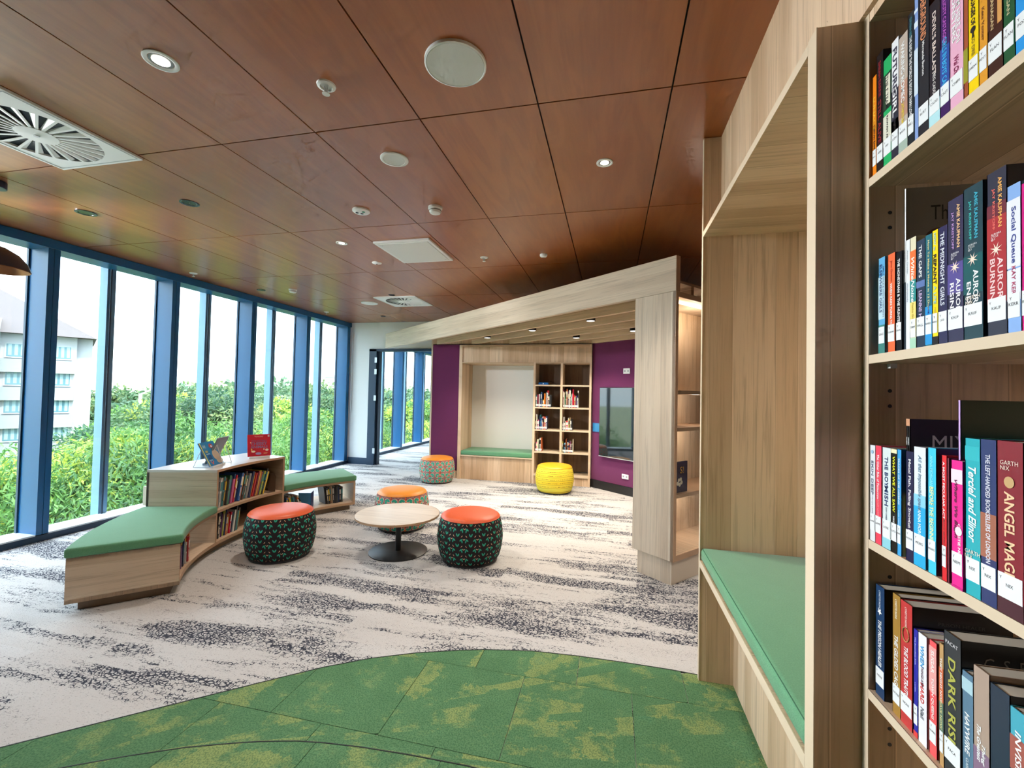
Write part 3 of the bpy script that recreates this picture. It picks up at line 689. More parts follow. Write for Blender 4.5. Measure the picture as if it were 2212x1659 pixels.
MB().box(.597, .615, YN+.042, YF, 0, .562).build('seat_front', W_fx, nk)
MB().box(XF+.002, 1.018, YN+.044, YF-.003, .593, .658).build('seat_cushion', M_CUSH, nk, bev=.02, seg=4, smooth=True)
MB().tube([(XF+.010, YN+.05, .652), (XF+.010, YF-.01, .652)], .0022, 6).build('piping', plain((.02, .10, .05), .8), nk)
struct('wall_bulkhead', MB().box(.522, 1.04, -1.2, YF, 2.236, CE), W_fx, label='pale oak bulkhead above the nook and shelves')
bc = thing('bookcase', (.7, .4, 0), 'tall open timber bookcase filled with upright novels', 'bookcase')
YS = 1.074
MB().box(XB, .86, YS, YS+.020, 0, 2.235).build('side_panel', W_fy, bc); MB().box(XB-.001, XB+.002, YS-.001, YS+.021, 0, 2.235).build('edge_band', W_edge, bc)
MB().box(XB, .86, -.6, -.58, 0, 2.235).build('side_panel', W_fy, bc)
MB().box(.845, .86, -.58, YS, 0, 2.235).build('back_panel', W_fx, bc)
MB().box(XB, .845, -.58, YS, 2.215, 2.235).build('top_board', W_flatX, bc)
SHELF = {1: 1.872, 2: 1.494, 3: 1.107, 4: .797, 5: .42, 6: .1}
for k, z in SHELF.items():
    MB().box(XB, .845, -.58, YS, z-.018, z).build('shelf', W_flatY, bc); MB().box(XB-.001, XB+.001, -.58, YS, z-.018, z).build('edge_band', W_edge, bc)
for k, z in SHELF.items():
    for dz in ((-.075, -.107) if k < 5 else ()):
        MB().poly([(.57+.004*math.cos(a*PI/5), YS-.0006, z+dz+.004*math.sin(a*PI/5)) for a in range(10)], [tuple(range(9, -1, -1))]).build('pin_hole', BLACK, bc)
    if k in (2, 3): MB().box(.565, .577, YS-.012, YS, z-.028, z-.018).build('shelf_pin', plain((.6, .6, .6), .15), bc)

# ================================================================ CURVED SEATING AT THE WINDOWS
CC = Vector((-1.7, 3.6)); RI, RO = 1.628, 2.185
def pol(r, a): return (CC.x + r*math.cos(R(a)), CC.y + r*math.sin(R(a)))
def sector(mb, r0, r1, a0, a1, z0, z1, n=14, mi=0):
    i_ = [pol(r0, a0+(a1-a0)*k/n) for k in range(n+1)]; o_ = [pol(r1, a0+(a1-a0)*k/n) for k in range(n+1)]
    p = o_ + i_[::-1]; ar = sum(p[i][0]*p[(i+1) % len(p)][1] - p[(i+1) % len(p)][0]*p[i][1] for i in range(len(p)))
    if ar < 0: p = p[::-1]
    vs = [(q[0], q[1], z0) for q in p] + [(q[0], q[1], z1) for q in p]; N = len(p); fs = [(i, (i+1) % N, N+(i+1) % N, N+i) for i in range(N)]
    for k in range(n):          # top and bottom as strips of quads
        a, b, c, d_ = k, k+1, 2*n-k, 2*n+1-k
        fs += [(d_, c, b, a), (N+a, N+b, N+c, N+d_)]
    return mb.poly(vs, fs, mi)
def cushion(name, r0, r1, a0, a1, z0, z1, parent):
    me = sector(MB(), r0, r1, a0, a1, z0, z1, 18).mesh(name, M_CUSH)
    bm = bmesh.new(); bm.from_mesh(me); ed = [e for e in bm.edges if len(e.link_faces) == 2 and e.calc_face_angle(0) > .6]
    bmesh.ops.bevel(bm, geom=ed, offset=.016, segments=4, affect='EDGES', profile=.5); bm.to_mesh(me); bm.free()
    me.polygons.foreach_set('use_smooth', [True]*len(me.polygons)); me.update(); me.set_sharp_from_angle(angle=R(50)); return obj(name, me, parent)
A1, A2, A3, A4 = 226.0, 198.1, 168.0, 139.0
dA = lambda w, r=1.9: math.degrees(w/r)
def bench(a_end, a_in, label):
    c = pol(1.9, (a_end+a_in)/2); t = thing('curved_bench', (*c, 0), label, 'bench')
    s = 1 if a_end > a_in else -1
    lo, hi = min(a_end, a_in), max(a_end, a_in)
    sector(MB(), RI+.05, RO-.05, lo+(dA(.05) if s < 0 else 0), hi-(dA(.05) if s > 0 else 0), 0, .062).build('plinth', plain((.20, .14, .09), .6), t)
    sector(MB(), RI, RO, lo, hi, .062, .088).build('base_board', W_flatY, t); sector(MB(), RI, RO, lo, hi, .318, .340).build('seat_board', W_flatY, t)
    sector(MB(), RI-.0015, RI+.001, lo, hi, .0615, .0885).build('edge_band', W_edge2, t); sector(MB(), RI-.0015, RI+.001, lo, hi, .3175, .3405).build('edge_band', W_edge2, t)
    a = a_end; b = a_end - s*dA(.02); sector(MB(), RI, RO, min(a, b), max(a, b), .062, .340, 1).build('end_panel', W_end, t)
    b2 = a_end - s*dA(.02, 1.6); sector(MB(), RI-.0015, RI+.001, min(a, b2), max(a, b2), .0615, .3405, 1).build('edge_band', W_edge2, t)
    cushion('seat_cushion', RI-.018, RO+.01, lo-(dA(.012) if s < 0 else -.05), hi+(dA(.012) if s > 0 else -.05), .341, .400, t)
    return t
bench(A1, A2, 'curved timber bench with green cushion, end nearest the viewer')
bench(A4, A3, 'curved timber bench with green cushion, far end near the white wall')
cb = thing('curved_bookcase', (*pol(1.9, 183), 0), 'low curved timber bookcase between two green benches', 'bookcase')
sector(MB(), RI+.05, RO-.05, A3, A2, 0, .062).build('plinth', plain((.20, .14, .09), .6), cb)
for z0, z1 in ((.062, .088), (.330, .352)): sector(MB(), RI, RO-.02, A3, A2, z0, z1).build('shelf', W_flatY, cb); sector(MB(), RI-.0015, RI+.001, A3, A2, z0-.0005, z1+.0005).build('edge_band', W_edge2, cb)
sector(MB(), RI, RO, A3, A2, .680, .700).build('top_board', plain((.66, .62, .57), .28, 0, .5), cb); sector(MB(), RI-.0015, RI+.001, A3, A2, .679, .7005).build('edge_band', W_edge2, cb)
for a, b in ((A2-dA(.022), A2), (A3, A3+dA(.022))):
    sector(MB(), RI, RO, a, b, .062, .680, 1).build('side_panel', W_end, cb)
    e_ = dA(.02, 1.6); aa = (A2-e_, A2) if b == A2 else (A3, A3+e_); sector(MB(), RI-.0015, RI+.001, aa[0], aa[1], .0615, .680, 1).build('edge_band', W_edge2, cb)
sector(MB(), RO-.02, RO-.002, A3, A2, .062, .680).build('back_panel', plain((.10, .085, .075), .6), cb)
t = thing('power_box', (*pol(RO+.02, 199), .42), 'small pale box on the back edge of the curved bookcase', 'box')
c = pol(RO+.012, 197.6); MB().box(c[0]-.02, c[0]+.02, c[1]-.012, c[1]+.012, .402, .56).build('body', plain((.72, .64, .50), .5), t, bev=.002)

# ================================================================ OTTOMANS AND TABLE
def ell(x, y, cx, cy, deg, a, b):
    c, s = math.cos(R(deg)), math.sin(R(deg)); dx, dy = x - cx, y - cy
    p = (dx*c + dy*s)/a; q = (dy*c - dx*s)/b; return p*p + q*q
NC = 16; CW = .110; CHh = .078
def mat_leaf():
    mt, b = newmat('leaf_print_fabric'); u, v = uvs()
    x = (ffr(u/CW) - .5)*CW; y = (ffr(v/CHh) - .5)*CHh; y2 = (ffr(v/CHh + .5) - .5)*CHh
    xa = fab(x); xm = CW/2 - xa
    vv = ell(xa, y, .0075, .002, 62, .0140, .0056)
    l1 = ell(xm, y2, .0255, .004, -38, .0140, .0060); l2 = ell(xm, y2, .0155, -.006, 80, .0130, .0050)
    g = fmn(vv, fmn(l1, l2)); leaf = smooth(g, 1.05, .9)
    o1 = fmn(ell(xa, y, .034, -.009, 40, .0065, .0030), ell(xm, y2, 0.0, .006, 40, .0065, .0028)); w1 = fmn(ell(xa, y, .0385, -.004, 55, .006, .0022), ell(xm, y2, .006, .010, 55, .006, .002))
    n = noise(xyz(u*40, v*40), 1, 2)
    c = mixc(smooth(o1, 1.05, .85), (.018, .013, .016), (.62, .20, .10)); c = mixc(smooth(w1, 1.05, .85), c, (.85, .72, .50))
    lc = mixc(smooth(g, .2, .9), (.03, .40, .26), (.012, .25, .17)); lc = mixc(n*.4, lc, (.05, .46, .34)); c = mixc(leaf, c, lc)
    setin(b, 'Base Color', c); setin(b, 'Roughness', .75); setin(b, 'Specular IOR Level', .25); return mt
PW, PH = .160, .170
def mat_kolam():
    mt, b = newmat('contour_print_fabric'); u, v = uvs()
    x = fab((ffr(u/PW) - .5)*PW); y = fab((ffr(v/PH + .42) - .5)*PH)
    e1 = ell(x, y, .026, .045, 68, .025, .0125); e2 = ell(x, y, .047, .027, 22, .024, .0120); e3 = ell(x, y, .066, .080, 40, .020, .010)
    d_ = fsq(fmn(fmn(e1, e2), e3)); nn = noise(xyz(u*22, v*22), 1, 2)
    st = ffr(d_*2.3 + nn*.35); c = mixc(smooth(fab(st - .5), .17, .23), (.62, .36, .31), (.075, .014, .03))
    dots = smooth(fsq(ell(ffr(u*55) - .5, ffr(v*55) - .5, 0, 0, 0, 1, 1)), .40, .30)
    c = mixc(smooth(x, .0715, .0735), c, (.80, .17, .035)); c = mixc(smooth(x, .0715, .0735)*dots, c, (.22, .03, .03))
    c = mixc(smooth(nn, .64, .70)*smooth(d_, 1.5, 1.8), c, (.82, .25, .05)); c = mixc(smooth(nn, .30, .25)*smooth(d_, 1.5, 1.8), c, (.45, .50, .12))
    c = mixc(smooth(d_, 1.34, 1.29), c, (.66, .42, .36)); c = mixc(smooth(d_, 1.03, .98), c, (.016, .34, .24)); c = mixc(smooth(fab(d_ - .45), .07, .03)*.6, c, (.20, .58, .40))
    setin(b, 'Base Color', c); setin(b, 'Roughness', .75); setin(b, 'Specular IOR Level', .25); return mt
def mat_yellow():
    mt, b = newmat('yellow_stripe_fabric'); u, v = uvs()
    vw = v + fsin(u*7.2)*.006 + noise(xyz(u*5, v*3), 1, 2)*.03; k = vw/.052; cell = ffl(k); f = ffr(k); r = wnoise(cell + 3)
    c = mixc(r, (.72, .66, .10), (.82, .52, .012)); c = mixc(noise(xyz(u*6, v*60), 1, 3), c, (.86, .74, .06))
    dash = noise(xyz(u*120, v*40), 1, 1)
    c = mixc((f < .07)*.8, c, (.10, .06, .01)); c = mixc(smooth(fab(f - .45), .09, .05)*smooth(dash, .5, .56)*(r > .45), c, (.20, .10, .01))
    rib = smooth(fsin(u*900), .2, .9)*.12; c = mixc(rib, c, (.45, .34, .02))
    setin(b, 'Base Color', c); setin(b, 'Roughness', .75); setin(b, 'Specular IOR Level', .25); return mt
M_LEAF, M_KOL, M_YEL = mat_leaf(), mat_kolam(), mat_yellow()
BODY = [(.205, .016), (.232, .020), (.250, .045), (.264, .095), (.273, .15), (.277, .20), (.274, .25), (.266, .30), (.254, .345), (.247, .362)]
TOPP = [(.247, .362), (.240, .374), (.222, .385), (.18, .394), (.12, .399), (.05, .401), (.002, .402)]
def otto_body(mat):
    n = 64; vs, fs, uv = [], [], []
    for r, z in BODY:
        for i in range(n): a = 2*PI*i/n; vs.append((r*math.cos(a), r*math.sin(a), z))
    for j in range(len(BODY)-1):
        for i in range(n):
            k = (i+1) % n; fs.append((j*n+i, j*n+k, (j+1)*n+k, (j+1)*n+i)); L = NC*CW
            for q, jj in ((i, j), (i+1, j), (i+1, j+1), (i, j+1)): uv.append((q/n*L, BODY[jj][1]))
    me = bpy.data.meshes.new('body'); me.from_pydata(vs, [], fs); me.materials.append(mat); l = me.uv_layers.new(name='UVMap')
    for i, q in enumerate(uv): l.data[i].uv = q
    me.polygons.foreach_set('use_smooth', [True]*len(fs)); me.update(); return me
def ottoman(x, y, body, topcol, label, rz):
    t = lthing('ottoman', (x, y, 0), label, 'ottoman', 'round patterned ottomans', R(rz))
    MB().lathe([(.215, 0), (.232, .004), (.232, .018), (.2, .02)], 40).build('base', BLACK, t); obj('body', body, t)
    MB().lathe(TOPP, 64, cap=False).build('seat_top', topcol, t, smooth=True)
    MB().tube([(.2475*math.cos(a*PI/24), .2475*math.sin(a*PI/24), .362) for a in range(49)], .0028, 6).build('piping', topcol, t)
CORAL = mat_felt('coral_vinyl', (.72, .10, .025), (.76, .13, .04), 90, .05); AMBER = mat_felt('amber_vinyl', (.76, .25, .02), (.80, .30, .03), 90, .05); GOLD = mat_felt('golden_vinyl', (.80, .36, .008), (.84, .42, .012), 90, .05)
for m_ in (CORAL, AMBER, GOLD):
    b = m_.node_tree.nodes['Principled BSDF']; b.inputs['Roughness'].default_value = .42; b.inputs['Specular IOR Level'].default_value = .5; b.inputs['Sheen Weight'].default_value = 0
b_leaf, b_kol, b_yel = otto_body(M_LEAF), otto_body(M_KOL), otto_body(M_YEL)
ottoman(-2.715, 3.225, b_leaf, CORAL, 'leaf-print ottoman with coral top in front of the curved bookcase', 20)
ottoman(-1.150, 3.585, b_leaf, CORAL, 'leaf-print ottoman with red-orange top beside the round table', 75)
ottoman(-2.10, 4.215, b_kol, AMBER, 'teal and pink ottoman with orange top behind the round table', 10)
ottoman(-2.655, 6.50, b_kol, AMBER, 'teal and pink ottoman with amber top by the purple felt strip', 40)
ottoman(-.785, 6.37, b_yel, GOLD, 'yellow striped ottoman with golden top before the shelves', 5)
tb = thing('coffee_table', (-1.80, 3.55, 0), 'low round coffee table with oak top on black pedestal', 'table')
MB().lathe([(.350, .318), (.357, .322), (.357, .336), (.354, .339), (.002, .339)], 72, (-1.80, 3.54)).build('table_top', [wood('table_oak', (0, 1, 0), (1, 0, 0), .09, ((.66, .57, .47), (.72, .64, .54), (.58, .49, .39)), .3)], tb)
MB().lathe([(.3585, .3205), (.3585, .3375)], 72, (-1.80, 3.54), cap=False).build('top_edge', W_edge2, tb)
MB().lathe([(.024, .01), (.024, .318)], 28, (-1.80, 3.56)).build('column', BLACK, tb, smooth=True)
MB().lathe([(.10, .318), (.10, .312)], 28, (-1.80, 3.56)).build('mount_plate', BLACK, tb)
MB().lathe([(.250, 0), (.250, .008), (.244, .012), (.002, .013)], 56, (-1.80, 3.565)).build('base', BLACK, tb, smooth=True)

# ================================================================ BOOKS ON THE RIGHT
PAGES = plain((.62, .57, .48), .8); STICK = plain((.80, .84, .86), .35); INK = plain((.02, .02, .03), .6)
def gloss(col): return plain(col, .32, 0, .45)
def novel(shelf, y0, y1, h, dep, xs, label, cover, texts=(), bands=(), sticker='', front=None, near=(), pos_=.022):
    """one upright book; spine faces the window at x=xs, far edge y0, near edge y1.
    texts: (words, colour, centre height 0..1, share of height, share of width, y shift); bands: (from, to, colour)"""
    z = SHELF[shelf]; th = y0 - y1; t = thing('novel', (xs, (y0+y1)/2, z), label, 'book', 'novels on the tall bookcase')
    cm = gloss(cover); fm = gloss(front) if front else cm
    MB().box(xs, xs+.0015, y1, y0, z, z+h).box(xs, xs+dep, y0-.0012, y0, z, z+h).build('cover', cm, t)
    MB().box(xs+.0002, xs+dep, y1, y1+.0012, z, z+h).build('front_cover', fm, t)
    MB().box(xs+.0015, xs+dep-.002, y1+.0012, y0-.0012, z+.001, z+h-.0015).build('pages', PAGES, t)
    for a, b, c in bands: MB().box(xs-.0003, xs+.0002, y1+.0001, y0-.0001, z+h*a, z+h*b).build('spine_band', gloss(c), t)
    for tx in texts:
        words, col, cz, sh, sw = tx[:5]; off = tx[5] if len(tx) > 5 else 0
        letter(words, plain(col, .4), h*sh, th*sw, t, (xs-.0006, (y0+y1)/2 - th*off, z+h*cz), (0, 0, -1), (0, -1, 0), bold=True, shear=tx[6] if len(tx) > 6 else 0)
    if sticker:
        s = MB().box(xs-.0007, xs-.0002, y1+.001, y0-.0015, z+pos_, z+pos_+.034).build('spine_label', STICK, t)
        letter('Y', INK, .004, .004, s, (xs-.0009, y0-.006, z+pos_+.027), (0, -1, 0), (0, 0, 1), fit='keep')
        letter(sticker, INK, min(th*.75, .018), .0045, s, (xs-.0009, (y0+y1)/2, z+pos_+.019), (0, -1, 0), (0, 0, 1), fit='keep')
    for words, col, cx, cz, wd, ht in near:
        letter(words, plain(col, .5), wd, ht, t, (xs+cx, y1-.0006, z+cz), (1, 0, 0), (0, 0, 1))
    return t
wh, bk_, cr_, gd, ye = (.85, .87, .88), (.012, .012, .016), (.75, .70, .58), (.62, .42, .12), (.85, .62, .02)
BOOKS = {
1: [
 (100, 135, .215, .13, 0, 'thin orange novel, first on the top shelf of the tall bookcase', (.85, .24, .01), [('LUNACY', (.9, .55, .05), .62, .5, .6), ('TRISTAN BANCKS', bk_, .36, .3, .45)], (), 'ABDEL'),
 (137, 196, .250, .15, 0, 'black novel with red spine lettering on the top shelf', (.010, .008, .010), [('SARAH BARRIE', (.30, .02, .03), .78, .30, .4), ('STILL ALIVE', (.30, .02, .03), .42, .36, .5)], (), 'ABBI'),
 (197, 270, .222, .14, 0, 'bright green novel with two cream title strips', (.02, .42, .13), [('THE F TEAM', bk_, .68, .30, .30), ('RAWAH ARJA', bk_, .33, .26, .28)], ((.52, .85, (.02, .05, .03)), (.19, .47, (.70, .70, .58))), 'ARJA'),
 (262, 335, .238, .14, 0, 'white topped novel reading FUTURE GIRL down its spine', (.80, .82, .86), [('FUTURE', (.05, .05, .09), .75, .36, .62), ('GIRL', wh, .48, .26, .6), ('ASPHYXIA', bk_, .25, .15, .35)], ((.0, .58, (.03, .03, .05)), (.18, .33, (.55, .50, .38))), 'ASPH'),
 (336, 418, .228, .14, 0, 'beige and pink novel titled WAKING ROMEO', (.50, .42, .36), [('WAKING ROMEO', wh, .68, .52, .40), ('KATHRYN BARKER', (.78, .60, .04), .30, .26, .5)], ((.30, .60, (.48, .27, .20)), (0, .18, (.36, .46, .40))), 'BARK'),
 (420, 478, .252, .14, 0, 'slim black novel with a long white sentence as title', (.012, .02, .028), [('THE END OF THE WORLD IS BIGGER THAN LOVE', wh, .52, .60, .42), ('DAVINA BELL', (.04, .20, .26), .88, .16, .35)], (), 'BELL'),
 (478, 515, .285, .17, 0, 'thin tall pale blue striped book on the top shelf', (.22, .34, .66), (), ((.30, .60, (.62, .74, .86)), (.74, .78, (.7, .8, .9)), (.84, .86, (.7, .8, .9))), ''),
 (516, 612, .280, .17, 0, 'black book with copper block lettering on the top shelf', (.014, .018, .026), [('UNDERGROUND', (.75, .30, .14), .80, .36, .55), ('Mirranda Burton', wh, .50, .22, .22)], (), 'BURT', (.10, .02, .01)),
 (613, 714, .220, .14, 0, "black novel with DEVIL'S BALLAST on its spine", (.014, .014, .022), [("DEVIL'S BALLAST", (.78, .68, .62), .66, .50, .34), ('MEG CADDY', (.75, .72, .7), .33, .20, .25)], ((.0, .20, (.45, .74, .80)),), 'CADD'),
 (714, 801, .218, .14, 0, 'purple and blue novel titled in bright cyan', (.045, .012, .11), [('FELICITY CASTAGNA', (.55, .12, .60), .76, .38, .36), ("GIRLS IN BOYS' CARS", (.04, .50, .85), .42, .40, .55)], ((.18, .55, (.03, .08, .36)),), 'CAST'),
 (802, 926, .222, .14, 0, 'wide pale pink novel on the top shelf', (.78, .42, .58), [('FROM HERE ON', wh, .68, .42, .32, .16), ('MONSTERS', wh, .70, .42, .30, -.16), ('Wai Chim', (.25, .02, .10), .30, .16, .5, 0, .3)], (), 'CHIM', (.35, .08, .03)),
 (928, 969, .192, .13, 0, 'thin brown and olive book between pink and yellow novels', (.36, .085, .035), (), ((.14, .42, (.30, .30, .03)),), ''),
 (970, 1066, .198, .13, 0, 'bright yellow novel with a black key on its spine', (.88, .62, .004), [('A LANGUAGES OF', bk_, .72, .36, .40), ('CO DRE', (.30, .22, .02), .38, .16, .3)], (), 'DREW'),
 (1067, 1147, .180, .13, 0, 'golden orange novel with thin script lettering', (.72, .32, .03), [('Alchemy', (.88, .80, .55), .84, .24, .4), ('Kate Ventor', (.22, .07, .01), .52, .30, .3)], (), 'FENT'),
 (1150, 1287, .172, .13, 0, 'dark brown novel with gold capitals and orange stripe', (.045, .014, .010), [('JOHN FLANAGAN', (.62, .48, .25), .66, .5, .28, -.2)], ((.42, 1.0, (.06, .018, .01)),), 'FLAN'),
 (1289, 1397, .150, .13, 0, 'dark green novel with pale capitals near the frame edge', (.012, .09, .035), [('FLANAGAN', (.55, .52, .30), .66, .45, .28)], (), 'FLAN'),
 (1398, 1540, .160, .13, 0, 'sky blue novel cut by the edge of the picture, top shelf', (.02, .30, .75), [('Bloom', (.35, .65, .9), .66, .3, .4)], (), 'FOX'),
],
2: [
 (142, 194, .200, .13, 0, 'pale blue and teal novel, first on the second shelf', (.12, .42, .72), [('ELSEWHERE GIRLS', (.03, .07, .22), .68, .50, .40, -.12), ('EMILY GALE & NOVA WEETMAN', (.05, .10, .22), .64, .52, .16, .28)], ((.36, .80, (.50, .72, .82)), (.0, .30, (.06, .24, .22))), 'GALE'),
 (218, 276, .198, .13, 0, 'coral orange novel with white title, second shelf', (.86, .16, .06), [('WHEN RAIN TURNS TO SNOW', wh, .42, .56, .30), ('Jane Godwin', (.55, .05, .02), .82, .22, .3)], (), 'GODW', (.20, .05, .05)),
 (285, 332, .194, .13, 0, 'black novel with white title beside the tall white book', (.010, .012, .016), [('THE HONEYMAN & THE HUNTER', wh, .60, .66, .42)], (), 'GRAN'),
 (334, 362, .312, .235, .004, 'tall slim white book with a grey cover and brown seal', (.80, .82, .84), [('The Inheritance', (.28, .30, .33), .58, .24, .30), ('Armin Greder', (.4, .42, .45), .88, .16, .26)], ((.0, .42, (.05, .07, .09)),), '', (.235, .225, .215)),
 (363, 398, .208, .16, 0, 'thin white book with grey script, second shelf', (.78, .82, .86), [('Armin Greder', (.4, .45, .5), .80, .22, .3), ('diamonds', (.35, .4, .48), .52, .24, .35)], (), ''),
 (398, 449, .208, .13, 0, 'novel in cream, orange, teal and yellow bands', (.74, .70, .50), [('White', (.9, .85, .75), .72, .20, .55, 0, .3), ('Noise', wh, .52, .20, .55, 0, .3), ('Raelke Grimmer', (.55, .40, .05), .30, .22, .28)], ((.62, .88, (.85, .18, .05)), (.42, .62, (.03, .28, .28)), (.16, .42, (.82, .70, .20)), (0, .10, (.40, .66, .50))), 'GRIM'),
 (452, 522, .196, .13, 0, 'navy novel reading THE GAPS, second shelf', (.022, .045, .085), [('THE GAPS', wh, .80, .30, .36), ('LEANNE HALL', (.62, .50, .75), .36, .34, .36)], ((.56, .62, (.12, .20, .45)),), 'HALL'),
 (524, 580, .198, .13, 0, 'teal to blue novel dotted with red, second shelf', (.02, .15, .20), [('How To Make a Movie in 12 Days', (.80, .70, .32), .64, .62, .34), ('Fiona Hardy', (.03, .02, .25), .28, .20, .34)], ((.02, .36, (.02, .30, .68)),), 'HARD'),
 (580, 628, .200, .13, 0, 'bright yellow novel titled HOW TO REPAINT A LIFE', (.92, .70, .01), [('HOW to', (.35, .62, .72), .90, .15, .45), ('REPAINT', bk_, .66, .26, .52), ('A LIFE', (.30, .60, .62), .44, .16, .45), ('HERRICK', (.6, .45, .1), .26, .14, .3)], ((0, .08, bk_),), 'HERR'),
 (630, 706, .200, .13, 0, 'dark navy novel with thin white title beside the space trilogy', (.026, .026, .085), [('THE MIDNIGHT GIRLS', (.72, .76, .84), .64, .62, .44)], (), 'JASI'),
 (706, 836, .236, .15, 0, 'thick violet space novel with orange author names', (.035, .035, .085), [('AMIE KAUFMAN', (.85, .55, .28), .80, .30, .20, .22), ('JAY KRISTOFF', (.50, .30, .62), .78, .28, .18, -.16), ('AURORA', wh, .30, .28, .28, .20), ('RISING', wh, .30, .26, .26, -.20)], ((.34, .55, (.10, .08, .30)),), 'KAUF'),
 (838, 997, .240, .15, 0, 'thick teal space novel with turquoise author names', (.016, .055, .075), [('AMIE KAUFMAN', (.05, .45, .62), .80, .30, .18, .18), ('JAY KRISTOFF', (.04, .55, .50), .78, .26, .16, -.14), ("AURORA'S", wh, .30, .30, .28, .16), ('END', wh, .31, .14, .22, -.2)], ((.30, .55, (.012, .10, .11)),), 'KAUF'),
 (1032, 1192, .242, .15, 0, 'thick red space novel with orange author names', (.030, .035, .062), [('AMIE KAUFMAN', (.85, .45, .12), .80, .30, .20, .2), ('JAY KRISTOFF', (.75, .15, .12), .77, .26, .18, -.14), ('AURORA', (.85, .62, .62), .32, .30, .28, .2), ('BURNING', (.85, .62, .62), .32, .30, .26, -.2)], ((.20, .72, (.42, .035, .045)), (.72, .80, (.16, .03, .05))), 'KAUF'),
 (1196, 1308, .208, .13, 0, 'light blue novel with two white title plates', (.24, .42, .78), [('Social Queue', (.05, .07, .30), .66, .38, .40), ('KAY KERR', (.40, .04, .12), .34, .22, .28)], ((.44, .90, (.78, .80, .86)), (.22, .43, (.78, .80, .86))), 'KERR'),
 (1312, 1420, .202, .13, 0, 'magenta novel cut by the edge of the picture, second shelf', (.62, .01, .22), (), (), 'KERR'),
],
3: [
 (68, 106, .198, .13, 0, 'white novel with a blue drop, first on the third shelf', (.72, .76, .80), [('SKIN DEEP', (.12, .16, .25), .66, .36, .4), ('HAYLEY LAWRENCE', (.25, .3, .4), .34, .26, .2)], (), 'LAWR'),
 (108, 153, .199, .13, 0, 'coral pink novel with thin white script', (.84, .07, .12), [('The Other Side of Tomorrow', wh, .68, .46, .36), ('HAYLEY LAWRENCE', (.9, .5, .5), .34, .26, .18)], (), 'LAWR'),
 (160, 222, .198, .13, 0, 'pale novel with hand-drawn title THE BOY FROM THE MISH', (.66, .76, .76), [('THE BOY', (.03, .06, .16), .76, .30, .40), ('MISH', (.03, .06, .16), .52, .20, .42), ('GARY LONESBOROUGH', (.1, .14, .22), .30, .22, .22)], ((0, .1, (.28, .62, .72)),), 'LONE'),
 (225, 268, .198, .13, 0, 'black novel with yellow title, third shelf', (.010, .012, .012), [('WHAT WE ALL SAW', (.85, .85, .02), .66, .54, .42), ('MIKE LUCAS', wh, .27, .16, .26)], ((.96, 1, (.85, .8, .5)),), 'LUCA'),
 (269, 300, .199, .13, 0, 'sky blue slim novel, third shelf', (.05, .36, .74), [('TRACKS OF THE MISSING', wh, .70, .44, .36), ('CARL MERRISON', (.7, .85, .95), .32, .30, .22)], (), 'MERR'),
 (303, 316, .258, .19, .008, 'thin tall black and orange book, left of an identical copy', (.012, .01, .01), [('MIXED', wh, .84, .16, .5)], ((.0, .45, (.62, .17, .02)), (.95, 1, (.70, .35, .2))), ''),
 (318, 333, .258, .19, .008, 'thin tall black and orange book reading MIXED on its cover', (.012, .01, .01), [('MIXED', wh, .84, .16, .5)], ((.0, .45, (.62, .17, .02)), (.95, 1, (.70, .35, .2))), '', (.008, .006, .006)),
 (334, 392, .199, .13, 0, 'dark navy novel titled Metal Fish, Falling Snow', (.016, .016, .062), [('Metal Fish, Falling Snow', (.86, .84, .86), .64, .58, .42), ('Cath Moore', (.8, .8, .8), .28, .18, .32)], (), 'MOOR'),
 (394, 482, .210, .14, 0, 'white to cyan novel with slanted handwritten title', (.74, .82, .86), [('All that impossible space', (.12, .22, .32), .70, .46, .36, 0, .3), ('ANNA MORGAN', (.75, .90, .95), .34, .28, .26)], ((.0, .50, (.02, .40, .74)), (.50, .60, (.25, .62, .84))), 'MORG', (.02, .10, .25)),
 (498, 558, .212, .14, 0, 'cyan novel with pale yellow title, third shelf', (.05, .58, .80), [('ANNA MORGAN', (.25, .78, .92), .82, .24, .36), ('BEFORE THE BEGINNING', (.78, .82, .42), .45, .48, .50)], (), 'MORG', (.025, .045, .14)),
 (600, 637, .203, .13, 0, 'red novel titled A MOST PECULIAR ACT', (.72, .02, .03), [('A MOST PECULIAR ACT', wh, .72, .46, .42), ('MARIE MUNKARA', (.3, .05, .05), .36, .26, .3)], (), 'MUN'),
 (640, 652, .200, .13, 0, 'very thin dark red book pressed beside the magenta novel', (.15, .02, .04), (), (), ''),
 (654, 676, .294, .24, .012, 'tall thin violet-spined book with a large dark green cover', (.62, .40, .78), [('OUT', (.7, .5, .85), .8, .1, .4)], (), '', (.016, .042, .022)),
 (672, 756, .199, .13, -.003, 'magenta novel with white petals and black script', (.80, .015, .28), [('Where We Begin', (.10, .01, .05), .62, .46, .34, -.1, .3), ('CHRISTIE NIEMAN', wh, .34, .34, .22, .22)], ((.82, .93, (.85, .70, .78)), (0.0, .02, (.6, .01, .2))), 'NIEM'),
 (758, 886, .236, .15, 0, 'thick turquoise novel with flowing white script', (.02, .40, .47), [('Terciel and Elinor', (.84, .92, .92), .58, .48, .52, 0, .35)], ((.86, .95, (.03, .46, .52)),), 'NIX'),
 (888, 1006, .237, .15, 0, 'dark blue and orange sunset novel on the third shelf', (.028, .045, .15), [('THE LEFT-HANDED BOOKSELLERS OF LONDON', (.72, .74, .82), .58, .66, .30)], ((.28, .55, (.36, .13, .08)),), 'NIX', bk_),
 (1012, 1205, .238, .15, 0, 'thick maroon novel with gold title ANGEL MAGE', (.24, .018, .030), [('ANGEL MAGE', (.80, .58, .34), .46, .50, .40)], ((0, .10, (.07, .02, .03)),), 'NIX', bk_),
